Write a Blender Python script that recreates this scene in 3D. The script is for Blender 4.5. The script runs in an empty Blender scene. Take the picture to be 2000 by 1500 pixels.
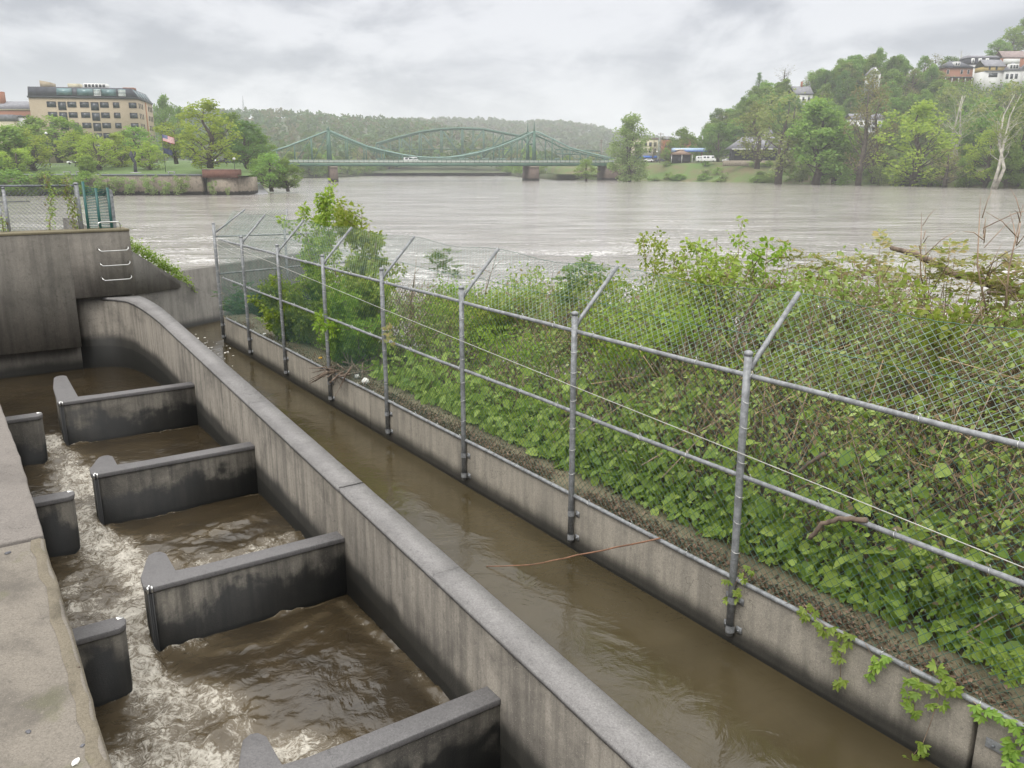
import bpy, math, random
import numpy as np
from mathutils import Vector, noise as mnoise
random.seed(7)
RNG = np.random.default_rng(11)
SC = bpy.context.scene
COL = SC.collection
R = math.radians

# ------------------------------------------------------------------ camera model and local frames
F, HOR, CZ = 1640.0, 322.0, 7.0
TH = math.atan((750 - HOR) / F)
CT, ST_ = math.cos(TH), math.sin(TH)
CAMP = np.array([0., 0., CZ])

def ray(x, y):
    u = (x - 1000) / F
    v = (750 - y) / F
    return np.array([u, CT + v * ST_, -ST_ + v * CT])
def W(x, y, Y):                      # a point at distance Y ahead of the viewpoint
    r = ray(x, y)
    return CAMP + r * (Y / r[1])
def atz(x, y, z):
    r = ray(x, y)
    return CAMP + r * ((z - CZ) / r[2])

HD = R(34)                           # heading of the fish ladder, the channel and the fence
E1 = np.array([-math.sin(HD), math.cos(HD), 0.])   # upstream
E2 = np.array([math.cos(HD), math.sin(HD), 0.])    # across, towards the river
O0 = np.array([0.752, 4.09, 0.])
def P(s, t, z):
    p = O0 + E1 * s + E2 * t
    return np.array([p[0], p[1], z])
def onS(x, y, s0):
    r = ray(x, y)
    p = O0 + E1 * s0
    return CAMP + r * (np.dot(p - CAMP, E1) / np.dot(r, E1))
def onT(x, y, t0):
    r = ray(x, y)
    p = O0 + E2 * t0
    return CAMP + r * (np.dot(p - CAMP, E2) / np.dot(r, E2))

# ------------------------------------------------------------------ objects, tags
LOC = {}
def tag(o, label=None, cat=None, group=None, kind=None):
    if label: o['label'] = label
    if cat: o['category'] = cat
    if group: o['group'] = group
    if kind: o['kind'] = kind
    return o
def thing(name, loc, label, cat, group=None):
    o = bpy.data.objects.new(name, None)
    o.empty_display_size = 0.2
    COL.objects.link(o)
    o.location = Vector(loc)
    LOC[o.name] = np.array(loc, float)
    return tag(o, label, cat, group)
def link_mesh(name, me, parent=None, loc=None):
    o = bpy.data.objects.new(name, me)
    COL.objects.link(o)
    if parent is not None:
        o.parent = parent
        LOC[o.name] = LOC[parent.name]
    else:
        l = np.zeros(3) if loc is None else np.array(loc, float)
        o.location = Vector(l)
        LOC[o.name] = l
    return o
def np_mesh(name, V, faces, mat, smooth=False):
    """V (N,3) array; faces (M,k) array or list of arrays of equal k, or python list"""
    me = bpy.data.meshes.new(name)
    V = np.asarray(V, dtype=np.float32)
    if isinstance(faces, np.ndarray): faces = [faces]
    if len(faces) and isinstance(faces[0], np.ndarray):
        loops = np.concatenate([f.ravel() for f in faces]).astype(np.int32)
        tot = np.concatenate([np.full(len(f), f.shape[1], np.int32) for f in faces])
    else:
        loops = np.array([i for f in faces for i in f], np.int32)
        tot = np.array([len(f) for f in faces], np.int32)
    start = np.concatenate([[0], np.cumsum(tot)[:-1]]).astype(np.int32)
    me.vertices.add(len(V)); me.vertices.foreach_set('co', V.ravel())
    me.loops.add(len(loops)); me.loops.foreach_set('vertex_index', loops)
    me.polygons.add(len(tot)); me.polygons.foreach_set('loop_start', start); me.polygons.foreach_set('loop_total', tot)
    if smooth: me.polygons.foreach_set('use_smooth', np.ones(len(tot), bool))
    me.update(calc_edges=True); me.validate()
    if mat: me.materials.append(mat)
    return me

class MB:
    def __init__(self): self.v = []; self.f = []
    def add(self, vs, fs):
        b = len(self.v)
        self.v += [tuple(map(float, p)) for p in vs]
        self.f += [tuple(b + i for i in q) for q in fs]
        return self
    def hexa(self, c):               # 8 corners: bottom 4 ccw, top 4 ccw
        return self.add(c, [(3,2,1,0),(4,5,6,7),(0,1,5,4),(1,2,6,5),(2,3,7,6),(3,0,4,7)])
    def box(self, x0, x1, y0, y1, z0, z1, fr=None):
        c = [(x0,y0,z0),(x1,y0,z0),(x1,y1,z0),(x0,y1,z0),(x0,y0,z1),(x1,y0,z1),(x1,y1,z1),(x0,y1,z1)]
        if fr: c = [fr(*p) for p in c]
        return self.hexa(c)
    def prism(self, poly, z0, z1, fr=None, top=None):
        """poly of (a,b); z0,z1 numbers or functions of (a,b)"""
        g = lambda z, p: z(*p) if callable(z) else z
        lo = [(a, b, g(z0, (a, b))) for a, b in poly]; hi = [(a, b, g(z1, (a, b))) for a, b in (top or poly)]
        n = len(poly); c = lo + hi
        if fr: c = [fr(*p) for p in c]
        return self.add(c, [tuple(range(n))[::-1], tuple(range(n, 2*n))] + [(i, (i+1) % n, n+(i+1) % n, n+i) for i in range(n)])
    def tube(self, pts, rad, n=6, cap=True):
        pts = [Vector(p) for p in pts]
        if not hasattr(rad, '__len__'): rad = [rad] * len(pts)
        rings = []
        up = None
        for i, p in enumerate(pts):
            d = (pts[min(i+1, len(pts)-1)] - pts[max(i-1, 0)])
            if d.length < 1e-9: d = Vector((0, 0, 1))
            d.normalize()
            if up is None:
                up = Vector((0, 0, 1)) if abs(d.z) < 0.9 else Vector((1, 0, 0))
            a = d.cross(up)
            if a.length < 1e-6: a = d.orthogonal()
            a.normalize(); b = a.cross(d); up = b
            rings.append([p + (a * math.cos(2*math.pi*k/n) + b * math.sin(2*math.pi*k/n)) * rad[i] for k in range(n)])
        vs = [q for r in rings for q in r]
        fs = []
        for i in range(len(pts)-1):
            for k in range(n):
                fs.append((i*n+k, (i+1)*n+k, (i+1)*n+(k+1) % n, i*n+(k+1) % n))
        if cap: fs += [tuple(range(n)), tuple(range((len(pts)-1)*n, len(pts)*n))[::-1]]
        return self.add(vs, fs)
    def build(self, name, mat, parent=None, smooth=False, bevel=0, loc=None):
        l = LOC[parent.name] if parent is not None else (np.zeros(3) if loc is None else np.array(loc, float))
        me = np_mesh(name, np.array(self.v).reshape(-1, 3) - l, self.f, mat, smooth)
        o = link_mesh(name, me, parent, loc)
        if bevel:
            m = o.modifiers.new('bevel', 'BEVEL'); m.width = bevel; m.segments = 2; m.limit_method = 'ANGLE'; m.angle_limit = R(40)
        return o

def copy_tree(o, parent=None):
    c = o.copy(); COL.objects.link(c)
    if parent is not None: c.parent = parent
    for ch in o.children: copy_tree(ch, c)
    return c

# ------------------------------------------------------------------ materials
def nt(name):
    m = bpy.data.materials.new(name); m.use_nodes = True
    t = m.node_tree; t.nodes.clear()
    out = t.nodes.new('ShaderNodeOutputMaterial')
    return m, t, out
class N:
    def __init__(self, t): self.t = t
    def n(self, typ, **kw):
        x = self.t.nodes.new(typ)
        for k, v in kw.items():
            if k.startswith('i_'): x.inputs[int(k[2:]) if k[2:].isdigit() else k[2:].replace('_', ' ')].default_value = v
            else: setattr(x, k, v)
        return x
    def l(self, a, b): self.t.links.new(a, b)
    def pos(self): return self.n('ShaderNodeNewGeometry').outputs['Position']
    def noise(self, vec, scale, detail=4, rough=.55, dist=0, stretch=None):
        if stretch is not None:
            mp = self.n('ShaderNodeMapping'); mp.inputs['Scale'].default_value = stretch; self.l(vec, mp.inputs['Vector']); vec = mp.outputs[0]
        x = self.n('ShaderNodeTexNoise'); x.inputs['Scale'].default_value = scale; x.inputs['Detail'].default_value = detail
        x.inputs['Roughness'].default_value = rough; x.inputs['Distortion'].default_value = dist
        self.l(vec, x.inputs['Vector']); return x.outputs['Fac']
    def ramp(self, fac, lo, hi, a=0., b=1.):
        x = self.n('ShaderNodeMapRange'); x.interpolation_type = 'SMOOTHSTEP'
        x.inputs['From Min'].default_value = lo; x.inputs['From Max'].default_value = hi
        x.inputs['To Min'].default_value = a; x.inputs['To Max'].default_value = b
        self.l(fac, x.inputs['Value']); return x.outputs[0]
    def math(self, op, a, b=None, c=None):
        x = self.n('ShaderNodeMath', operation=op)
        for i, v in enumerate((a, b, c)):
            if v is None: continue
            if isinstance(v, (int, float)): x.inputs[i].default_value = v
            else: self.l(v, x.inputs[i])
        return x.outputs[0]
    def mix(self, fac, a, b, typ='MIX'):
        x = self.n('ShaderNodeMix', data_type='RGBA', blend_type=typ)
        for s, v in ((x.inputs[0], fac), (x.inputs[6], a), (x.inputs[7], b)):
            if isinstance(v, (int, float)): s.default_value = v
            elif isinstance(v, tuple): s.default_value = v if len(v) == 4 else (*v, 1)
            else: self.l(v, s)
        return x.outputs[2]
    def bump(self, h, strength=.3, dist=.02, nrm=None):
        x = self.n('ShaderNodeBump'); x.inputs['Strength'].default_value = strength; x.inputs['Distance'].default_value = dist
        self.l(h, x.inputs['Height'])
        if nrm is not None: self.l(nrm, x.inputs['Normal'])
        return x.outputs[0]
    def bsdf(self, out, col, rough=.8, metal=0., nrm=None, spec=.5, ior=None):
        x = self.n('ShaderNodeBsdfPrincipled')
        for k, v in (('Base Color', col), ('Roughness', rough), ('Metallic', metal), ('Specular IOR Level', spec)):
            if isinstance(v, (int, float)): x.inputs[k].default_value = v
            elif isinstance(v, tuple): x.inputs[k].default_value = (*v, 1) if len(v) == 3 else v
            else: self.l(v, x.inputs[k])
        if ior: x.inputs['IOR'].default_value = ior
        if nrm is not None: self.l(nrm, x.inputs['Normal'])
        self.l(x.outputs[0], out.inputs['Surface']); return x
    def dot(self, vec, d, off=0.):
        x = self.n('ShaderNodeVectorMath', operation='DOT_PRODUCT'); self.l(vec, x.inputs[0]); x.inputs[1].default_value = d
        return self.math('ADD', x.outputs['Value'], off) if off else x.outputs['Value']

def plain(name, col, rough=.7, metal=0., var=.12, scale=3., bump=0.):
    m, t, out = nt(name); q = N(t); p = q.pos()
    f = q.noise(p, scale, 5)
    c = q.mix(q.ramp(f, .3, .7), tuple(x*(1-var) for x in col), tuple(min(1, x*(1+var)) for x in col))
    nr = q.bump(q.noise(p, scale*12, 3), bump, .01) if bump else None
    q.bsdf(out, c, rough, metal, nr); return m

def concrete(name, base, dark, wl=None, wls=0., band=.12, bnoise=.12, streak=.6, rough=.85, blot=.5, moss=0., alg=(.018, .018, .016)):
    """weathered cast concrete: vertical run-off streaks, blotches, and an algae band above the water line z = wl + wls*s"""
    m, t, out = nt(name); q = N(t); p = q.pos()
    st = q.noise(p, 1., 6, .62, .0, (9, 9, .55))
    bl = q.noise(p, 1.3, 6, .6, .4)
    fi = q.noise(p, 70, 3, .6)
    c = q.mix(q.math('MULTIPLY', q.ramp(st, .38, .68), streak), base, dark)
    c = q.mix(q.math('MULTIPLY', q.ramp(bl, .46, .68), blot), c, tuple(x*.55 for x in dark))
    pale = q.noise(p, 1., 5, .6, .0, (14, 14, 1.1))
    c = q.mix(q.math('MULTIPLY', q.ramp(pale, .64, .76), .35), c, tuple(min(1, x*1.5) for x in base))
    c = q.mix(q.ramp(fi, .35, .7, 0, .5), c, tuple(x*.5 for x in base))
    md = q.noise(p, 16, 6, .7, .6)
    c = q.mix(q.ramp(md, .52, .72, 0, .4), c, tuple(x*.55 for x in dark))
    c = q.mix(q.ramp(md, .30, .42, .3, 0), c, tuple(min(1, x*1.35) for x in base))
    sp = q.noise(p, 150, 2, .5)
    c = q.mix(q.ramp(sp, .64, .72, 0, .6), c, tuple(min(1, x*1.7) for x in base))
    c = q.mix(q.ramp(sp, .36, .28, 0, .6), c, tuple(x*.4 for x in dark))
    vo = q.n('ShaderNodeTexVoronoi', feature='DISTANCE_TO_EDGE'); vo.inputs['Scale'].default_value = .9
    wv = q.n('ShaderNodeVectorMath', operation='ADD'); q.l(p, wv.inputs[0])
    nv = q.n('ShaderNodeTexNoise'); nv.inputs['Scale'].default_value = 3.; nv.inputs['Detail'].default_value = 6; q.l(p, nv.inputs['Vector']); q.l(nv.outputs['Color'], wv.inputs[1]); q.l(wv.outputs[0], vo.inputs['Vector'])
    crk = q.math('MULTIPLY', q.ramp(vo.outputs['Distance'], .0, .006, 1, 0), q.ramp(q.noise(p, .7, 3), .52, .6))
    c = q.mix(q.math('MULTIPLY', crk, .55), c, tuple(x*.35 for x in dark))
    if moss: c = q.mix(q.math('MULTIPLY', q.ramp(q.noise(p, 2.6, 6), .60, .72), moss), c, (.10, .11, .035))
    r = rough
    if wl is not None:
        z = q.n('ShaderNodeSeparateXYZ'); q.l(p, z.inputs[0])
        h = z.outputs['Z']
        if wls:
            s = q.dot(p, tuple(E1), -float(np.dot(O0, E1)))
            h = q.math('SUBTRACT', h, q.math('MULTIPLY', s, wls))
        h = q.math('SUBTRACT', h, wl)
        jn = q.math('MULTIPLY', q.math('SUBTRACT', q.noise(p, 2.2, 6, .6, .3), .5), bnoise*4)
        jn2 = q.math('MULTIPLY', q.math('SUBTRACT', q.noise(p, 1., 4, .6, 0, (10, 10, 1)), .5), bnoise*1.0)
        hh = q.math('ADD', h, q.math('ADD', jn, jn2))
        wet = q.ramp(hh, band-.03, band + .15, 1., 0.)
        drip = q.ramp(q.noise(p, 1., 5, .6, 0, (7, 7, .8)), .45, .7)
        c = q.mix(q.math('MULTIPLY', q.math('MULTIPLY', q.ramp(hh, band, band+.5, 1., 0.), drip), .6), c, tuple(x*.8 for x in dark))
        c = q.mix(q.math('MULTIPLY', wet, .9), c, alg)
        low = q.ramp(h, .015, .05, 1., 0.)
        c = q.mix(q.math('MULTIPLY', low, .8), c, tuple(x*.8 for x in alg))
        r = q.math('MULTIPLY_ADD', wet, -.35, rough)
    nr = q.bump(q.math('ADD', q.math('MULTIPLY', fi, .6), q.math('ADD', bl, q.math('MULTIPLY', sp, .4))), .35, .012)
    q.bsdf(out, c, r, 0., nr, .2); return m

def leafmat(name, c1, c2, transl=.4, dead=None, rough=.5):
    m, t, out = nt(name); q = N(t)
    g = q.n('ShaderNodeNewGeometry'); oi = q.n('ShaderNodeObjectInfo')
    c = q.mix(g.outputs['Random Per Island'], c1, c2)
    hs = q.n('ShaderNodeHueSaturation'); q.l(c, hs.inputs['Color'])
    q.l(q.ramp(oi.outputs['Random'], 0, 1, .485, .512), hs.inputs['Hue'])
    q.l(q.ramp(oi.outputs['Random'], 0, 1, .8, 1.15), hs.inputs['Value'])
    c = hs.outputs[0]
    if dead:
        wn = q.n('ShaderNodeTexWhiteNoise', noise_dimensions='1D'); q.l(g.outputs['Random Per Island'], wn.inputs['W'])
        c = q.mix(q.ramp(wn.outputs['Value'], dead[1], dead[1]+.02, 1, 0), c, dead[0])
    d = q.n('ShaderNodeBsdfPrincipled'); q.l(c, d.inputs['Base Color']); d.inputs['Roughness'].default_value = rough; d.inputs['Specular IOR Level'].default_value = .35
    tr = q.n('ShaderNodeBsdfTranslucent')
    c2_ = q.mix(.5, c, (.30, .42, .05), 'MIX'); q.l(c2_, tr.inputs['Color'])
    mx = q.n('ShaderNodeMixShader'); mx.inputs[0].default_value = transl
    q.l(d.outputs[0], mx.inputs[1]); q.l(tr.outputs[0], mx.inputs[2]); q.l(mx.outputs[0], out.inputs['Surface'])
    return m

M = {}
M['coping'] = concrete('coping_concrete', (.232, .224, .218), (.145, .139, .137), streak=.25, blot=.35, rough=.75)
M['divider'] = concrete('divider_concrete', (.245, .222, .188), (.075, .069, .062), wl=2.74, wls=.06, band=.17, bnoise=.05, streak=.7, blot=.55)
M['ledge'] = concrete('ledge_concrete', (.215, .192, .162), (.135, .122, .108), streak=.0, blot=.65, moss=.25)
M['headwall'] = concrete('headwall_concrete', (.24, .22, .19), (.11, .103, .093), wl=3.22, band=.12, bnoise=.03, streak=.6, blot=.4)
M['wing'] = concrete('wing_concrete', (.20, .19, .17), (.10, .095, .088), wl=3.21, band=.07, bnoise=.02, streak=.6, blot=.4)
M['fwall'] = concrete('channel_wall_concrete', (.33, .30, .25), (.16, .15, .13), wl=3.21, band=.10, bnoise=.025, streak=.55, blot=.35)
M['walltop'] = concrete('wall_top_concrete', (.20, .175, .115), (.125, .11, .075), streak=.1, blot=.5, moss=.5)
M['cap'] = concrete('baffle_cap_concrete', (.15, .145, .145), (.10, .096, .097), streak=.1, blot=.3, rough=.7)
POOL = [2.62, 2.80, 2.96, 3.12, 3.22]
for i, w in enumerate(POOL[:4]):
    M['baf%d' % i] = concrete('baffle_concrete_%d' % i, (.155, .142, .120), (.036, .034, .031), wl=w, band=.33 if i < 3 else .26, bnoise=.26, streak=.9, blot=.75, rough=.75, alg=(.010, .0105, .0105))
M['stone'] = concrete('quay_stone', (.36, .31, .245), (.20, .17, .135), wl=0, band=.8, bnoise=.3, streak=.7, blot=.6)
def steelmat(name, col, sc):
    m, t, out = nt(name); q = N(t); p = q.pos()
    c = q.mix(q.ramp(q.noise(p, sc, 6, .7), .35, .65), tuple(x*.72 for x in col), tuple(x*1.25 for x in col))
    c = q.mix(q.ramp(q.noise(p, 55, 3), .58, .7, 0, .5), c, tuple(min(1, x*1.7) for x in col))
    c = q.mix(q.ramp(q.noise(p, 5, 6, .7, .5), .62, .74, 0, .55), c, (.16, .10, .06))
    q.bsdf(out, c, q.ramp(q.noise(p, 20, 3), .3, .7, .42, .68), .25, q.bump(q.noise(p, 40, 4), .25, .004)); return m
M['steel'] = steelmat('galvanised_steel', (.235, .243, .25), 14.)
M['steel_dk'] = plain('weathered_steel', (.19, .205, .22), .55, .3, .25, 10., .1)
M['stainless'] = plain('stainless_bar', (.62, .62, .60), .28, .9, .08, 8.)
M['gwire_skylit'] = plain('skylit_vinyl_wire', (.24, .33, .29), .3, .0, .3, 5.)  # paler copy of the green wire: sky sheen on the overhang painted in
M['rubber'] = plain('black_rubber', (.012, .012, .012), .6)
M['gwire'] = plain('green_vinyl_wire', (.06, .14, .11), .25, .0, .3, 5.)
M['gslat'] = plain('green_vinyl_slat', (.025, .105, .095), .42, .0, .15, 5.)
M['rope'] = plain('white_cable', (.50, .49, .45), .7, 0, .1, 20.)
M['twig'] = plain('twig_bark', (.14, .10, .07), .9, 0, .4, 20., .3)
M['redtwig'] = plain('red_brown_cane', (.21, .105, .06), .6, 0, .3, 9.)
M['stem'] = plain('dead_stem', (.25, .18, .125), .85, 0, .45, 6.)
M['stem_pale'] = plain('straw_stem', (.36, .26, .15), .85, 0, .4, 6.)
M['litter'] = leafmat('dead_leaf', (.11, .075, .05), (.27, .19, .13), .1, ((.06, .045, .035), .25), .8)
M['soil'] = plain('bank_soil', (.055, .045, .03), .95, 0, .4, 2., .4)
M['drift'] = plain('driftwood', (.16, .12, .09), .9, 0, .4, 14., .4)
M['pebble'] = plain('dark_stone', (.10, .10, .11), .8, 0, .4, 25., .3)
M['blue'] = plain('blue_plastic', (.12, .42, .80), .4, 0, .2, 30.)
M['white'] = plain('white_plastic', (.75, .74, .70), .5, 0, .1, 30.)
M['yellow'] = plain('yellow_plastic', (.75, .42, .04), .5, 0, .1, 30.)

L = {}
L['big'] = leafmat('broad_leaf', (.165, .295, .05), (.38, .53, .12), .45, ((.34, .44, .09), .06))
L['small'] = leafmat('small_leaf', (.18, .265, .065), (.42, .50, .17), .45, ((.26, .18, .11), .14))
L['tuft'] = leafmat('tuft_leaf', (.08, .16, .05), (.20, .28, .10), .4)
L['lime'] = leafmat('lime_leaf', (.16, .28, .03), (.34, .46, .06), .5)
L['creeper'] = leafmat('creeper_leaf', (.16, .27, .04), (.32, .44, .08), .45)
L['locust'] = leafmat('locust_leaf', (.20, .31, .05), (.40, .47, .09), .45)
L['bronze'] = leafmat('bronze_leaf', (.24, .29, .09), (.42, .30, .15), .45)
L['dark'] = leafmat('dark_green_leaf', (.03, .075, .03), (.06, .13, .04), .3)

# ------------------------------------------------------------------ leaf meshes
def unit(a): return a / np.maximum(np.linalg.norm(a, axis=1, keepdims=True), 1e-9)
SH = {
 'diamond': (np.array([(0,0,0),(.45,.30,.06),(1,0,-.05),(.45,-.30,.06)]), [np.array([(0,1,2),(0,2,3)])]),
 'quad': (np.array([(-.5,0,0),(0,.36,.05),(.5,0,0),(0,-.36,.05)]), [np.array([(0,1,2,3)])]),
 'oval': (np.array([(0,0,0),(.3,.24,.05),(.7,.2,.04),(1,0,-.06),(.7,-.2,.04),(.3,-.24,.05)]), [np.array([(0,1,2,3),(0,3,4,5)])]),
 'slim': (np.array([(0,0,0),(.35,.13,.03),(.65,.19,.02),(1,0,-.08),(.65,-.19,.02),(.35,-.13,.03)]), [np.array([(0,1,2,3),(0,3,4,5)])]),
 'heart': (np.array([(0,0,0),(-.13,.2,.03),(.1,.42,.07),(.5,.38,.05),(.8,.17,-.02),(1.02,0,-.1),(.8,-.17,-.02),(.5,-.38,.05),(.1,-.42,.07),(-.13,-.2,.03),(.45,0,-.04)]),
           [np.array([(10,i,i+1) for i in range(0,9)] + [(10,9,0)])]),
}
def leaf_arrays(pos, nrm, dr, size, shape='diamond'):
    pos = np.asarray(pos, float); nrm = unit(np.asarray(nrm, float))
    dr = np.asarray(dr, float); dr = unit(dr - nrm * np.sum(dr*nrm, 1, keepdims=True))
    sd = np.cross(nrm, dr)
    lv, lf = SH[shape]
    size = np.broadcast_to(np.asarray(size, float), (len(pos),))
    V = pos[:, None, :] + size[:, None, None] * (lv[None, :, 0:1]*dr[:, None] + lv[None, :, 1:2]*sd[:, None] + lv[None, :, 2:3]*nrm[:, None])
    k = len(lv); off = (np.arange(len(pos))*k)[:, None, None]
    Fs = [(f[None] + off).reshape(-1, f.shape[1]) for f in lf]
    return V.reshape(-1, 3), Fs
def join_arrays(parts):
    Vs, by, b = [], {}, 0
    for V, Fs in parts:
        Vs.append(V)
        for f in Fs: by.setdefault(f.shape[1], []).append(f + b)
        b += len(V)
    return np.concatenate(Vs), [np.concatenate(x) for x in by.values()]
def rnd_dirs(n, up=0.): 
    d = RNG.normal(size=(n, 3)); d = unit(d); d[:, 2] += up
    return unit(d)
def leaf_obj(name, arr, mat, parent=None):
    V, Fs = arr
    l = LOC[parent.name] if parent is not None else np.zeros(3)
    return link_mesh(name, np_mesh(name, V - l, Fs, mat), parent)
def tubes_np(A, B, r, n=3):
    """many straight thin stems at once: A,B (N,3)"""
    A = np.asarray(A, float); B = np.asarray(B, float); d = unit(B - A)
    ref = np.where(np.abs(d[:, 2:3]) < .9, np.array([[0, 0, 1.]]), np.array([[1., 0, 0]]))
    a = unit(np.cross(d, ref)); b = np.cross(a, d)
    r = np.broadcast_to(np.asarray(r, float), (len(A),))
    ang = np.arange(n)*2*math.pi/n
    ring = np.cos(ang)[None, :, None]*a[:, None] + np.sin(ang)[None, :, None]*b[:, None]
    V = np.concatenate([A[:, None] + ring*r[:, None, None], B[:, None] + ring*r[:, None, None]*.7], 1).reshape(-1, 3)
    q = np.array([(k, k+n, (k+1) % n + n, (k+1) % n) for k in range(n)])
    return V, [(q[None] + (np.arange(len(A))*2*n)[:, None, None]).reshape(-1, 4)]
DENOISE = True; HAZE = .00028; EXPO = 0.22; SKYOFF = (2.0, 1.0)
# =================================================================== the fish ladder and the channel
fr = lambda t, s, z: P(s, t, z)
zt = lambda s: 3.66 + .0655 * s

# --- divider wall: a cast wall with a coping, curving into the head wall at its upstream end
left = [(-.02, 12.6), (-.05, 13.1), (-.1, 13.6), (-.17, 13.95), (-.3, 14.25), (-.5, 14.45), (-.75, 14.55), (-.97, 14.58)]
topz = lambda s: zt(min(s, 13.9))
def wallseg(mb, poly, lo, hi): mb.prism(poly, lo, hi, fr)
dv = MB()
def wall_strip(mb, L_, R_, zlo, zhi):
    """quad strips between matching left and right edges, closed all round"""
    n = len(L_); vs = []
    for (a, b) in zip(L_, R_):
        vs += [fr(*a, zlo(a[1]) if callable(zlo) else zlo), fr(*a, zhi(a[1])), fr(*b, zlo(b[1]) if callable(zlo) else zlo), fr(*b, zhi(b[1]))]
    fs = []
    for i in range(n-1):
        a = 4*i; b = a+4
        fs += [(a, a+1, b+1, b), (a+1, a+3, b+3, b+1), (a+3, a+2, b+2, b+3), (a+2, a, b, b+2)]
    fs += [(0, 2, 3, 1), (4*n-4, 4*n-3, 4*n-1, 4*n-2)]
    mb.add(vs, fs)
Lp = [(0, 4.365), (0, 7.2), (0, 9.8), (0, 12.0)] + left
Rp = [(.24, 4.365), (.24, 7.2), (.24, 9.8), (.24, 12.0), (.24, 12.5), (.235, 13.0), (.21, 13.4), (.18, 13.7), (.15, 14.0), (.12, 14.3), (.1, 14.5), (.1, 14.6)]
wall_strip(dv, Lp, Rp, 1.6, lambda s: topz(s)-.055)
wall_strip(dv, [(0, -2.2), (0, 1.5), (0, 4.345)], [(.24, -2.2), (.24, 1.5), (.24, 4.345)], 1.6, lambda s: topz(s)-.055)
div = dv.build('divider_wall', M['divider'])
tag(div, 'long sloping concrete wall between the stepped pools and the smooth channel', 'wall')
def resamp(pts, step=.16):
    out = []
    for a_, b_ in zip(pts[:-1], pts[1:]):
        n_ = max(1, int(math.hypot(b_[0]-a_[0], b_[1]-a_[1])/step))
        for k in range(n_): out.append((a_[0]+(b_[0]-a_[0])*k/n_, a_[1]+(b_[1]-a_[1])*k/n_))
    return out + [pts[-1]]
def coping(Lq, Rq, o=.014, ch=.016):
    if len(Lq) == len(Rq) and all(abs(a_[1]-b_[1]) < 1e-6 for a_, b_ in zip(Lq, Rq)):
        Lq, Rq = resamp(Lq), resamp(Rq)
        jj = lambda pts, k: [(t + .0035*mnoise.noise(Vector((s*3.1, k, 0))) + .002*mnoise.noise(Vector((s*9, k, 3))), s) for t, s in pts]
        Lq, Rq = jj(Lq, 1.), jj(Rq, 7.)
    cp = MB()
    sh = lambda pts, d: [(t+d, s) for t, s in pts]
    wall_strip(cp, sh(Lq, -o), sh(Rq, o), lambda s: topz(s)-.055, lambda s: topz(s)-ch)
    wall_strip(cp, sh(Lq, -o+ch), sh(Rq, o-ch), lambda s: topz(s)-ch-.001, lambda s: topz(s))
    # sloped chamfer strips
    for (pts, d0, d1) in ((Lq, -o, -o+ch), (Rq, o, o-ch)):
        vs = []
        for t, s in pts: vs += [fr(t+d0*1.001, s, topz(s)-ch), fr(t+d1, s, topz(s)+.0005)]
        cp.add(vs, [(2*i, 2*i+1, 2*i+3, 2*i+2) for i in range(len(pts)-1)])
    return cp
cq = coping([(0, 4.37), (0, 7.19)], [(.24, 4.37), (.24, 7.19)])
Lc = [(0, 7.2), (0, 9.8), (0, 12.0)] + left[:-2]; Rc = Rp[1:-2]
c2 = coping(Lc, Rc); c3 = coping([(0, -2.2), (0, 1.5), (0, 2.46)], [(.24, -2.2), (.24, 1.5), (.24, 2.46)]); c4 = coping([(0, 2.466), (0, 4.335)], [(.24, 2.466), (.24, 4.335)])
for c in (c2, c3, c4): cq.add(c.v, c.f)
cq.build('coping', M['coping'], div)

# --- cross baffles
SB = [1.50, 4.32, 7.12, 10.0]; ZB = [3.25, 3.43, 3.60, 3.77]; HK = [.60, .68, .62, 1.72]
pool_nm = ['lowest, cut off by the bottom of the picture', 'third from the far end, above the widest swirling pool', 'second from the far end, above a foaming pool', 'farthest upstream, with the longest upstream-pointing tail']
for i in range(4):
    s0 = SB[i]; z = ZB[i]; hk = HK[i]
    poly = [(.0, s0), (-1.80, s0-.015), (-1.85, s0+.05), (-1.835, s0+.22), (-1.78 if hk < 1 else -1.80, s0+hk*.55), (-1.72, s0+hk-.12), (-1.68, s0+hk-.03), (-1.62, s0+hk+.005), (-1.57, s0+hk-.01), (-1.535, s0+hk-.08), (-1.54 if hk < 1 else -1.56, s0+.19), (-1.38 if hk < 1 else -1.30, s0+.165), (.0, s0+.165)]
    b = MB().prism(poly, 1.7, z-.05, fr)
    o = b.build('long_baffle', M['baf%d' % i])
    tag(o, 'long dark baffle wall, ' + pool_nm[i], 'baffle', 'long baffles of the fish ladder')
    big = [(t - (.012 if t < -1.5 else 0), s - (.012 if s < s0+.1 else -.012)) for t, s in poly]
    MB().prism(big, z-.05, z, fr).build('cap', M['cap'], o, bevel=.007)
    g = MB()
    for dt in (0., .034):
        g.prism([(-1.842+dt, s0-.03), (-1.842+dt, s0+.028), (-1.83+dt, s0+.028), (-1.83+dt, s0-.03)], 1.75, z-.052, fr)
    g.prism([(-1.84, s0-.022), (-1.84, s0+.02), (-1.8, s0+.02), (-1.8, s0-.022)], 1.75, z-.06, fr)
    go = g.build('slot_guide', M['rubber'], o)
    e = MB()
    for dt in (0., .034): e.prism([(-1.843+dt, s0-.031), (-1.843+dt, s0+.02), (-1.829+dt, s0+.02), (-1.829+dt, s0-.031)], z-.05, z+.006, fr)
    e.prism([(-1.83, s0+.012), (-1.83, s0+.024), (-1.80, s0+.024), (-1.80, s0+.012)], z-.05, z+.006, fr)
    e.build('guide_edge', M['stainless'], go)
shn = {1: 'nearest of the three', 2: 'middle one of the three', 3: 'farthest of the three, by the still pool'}
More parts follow.
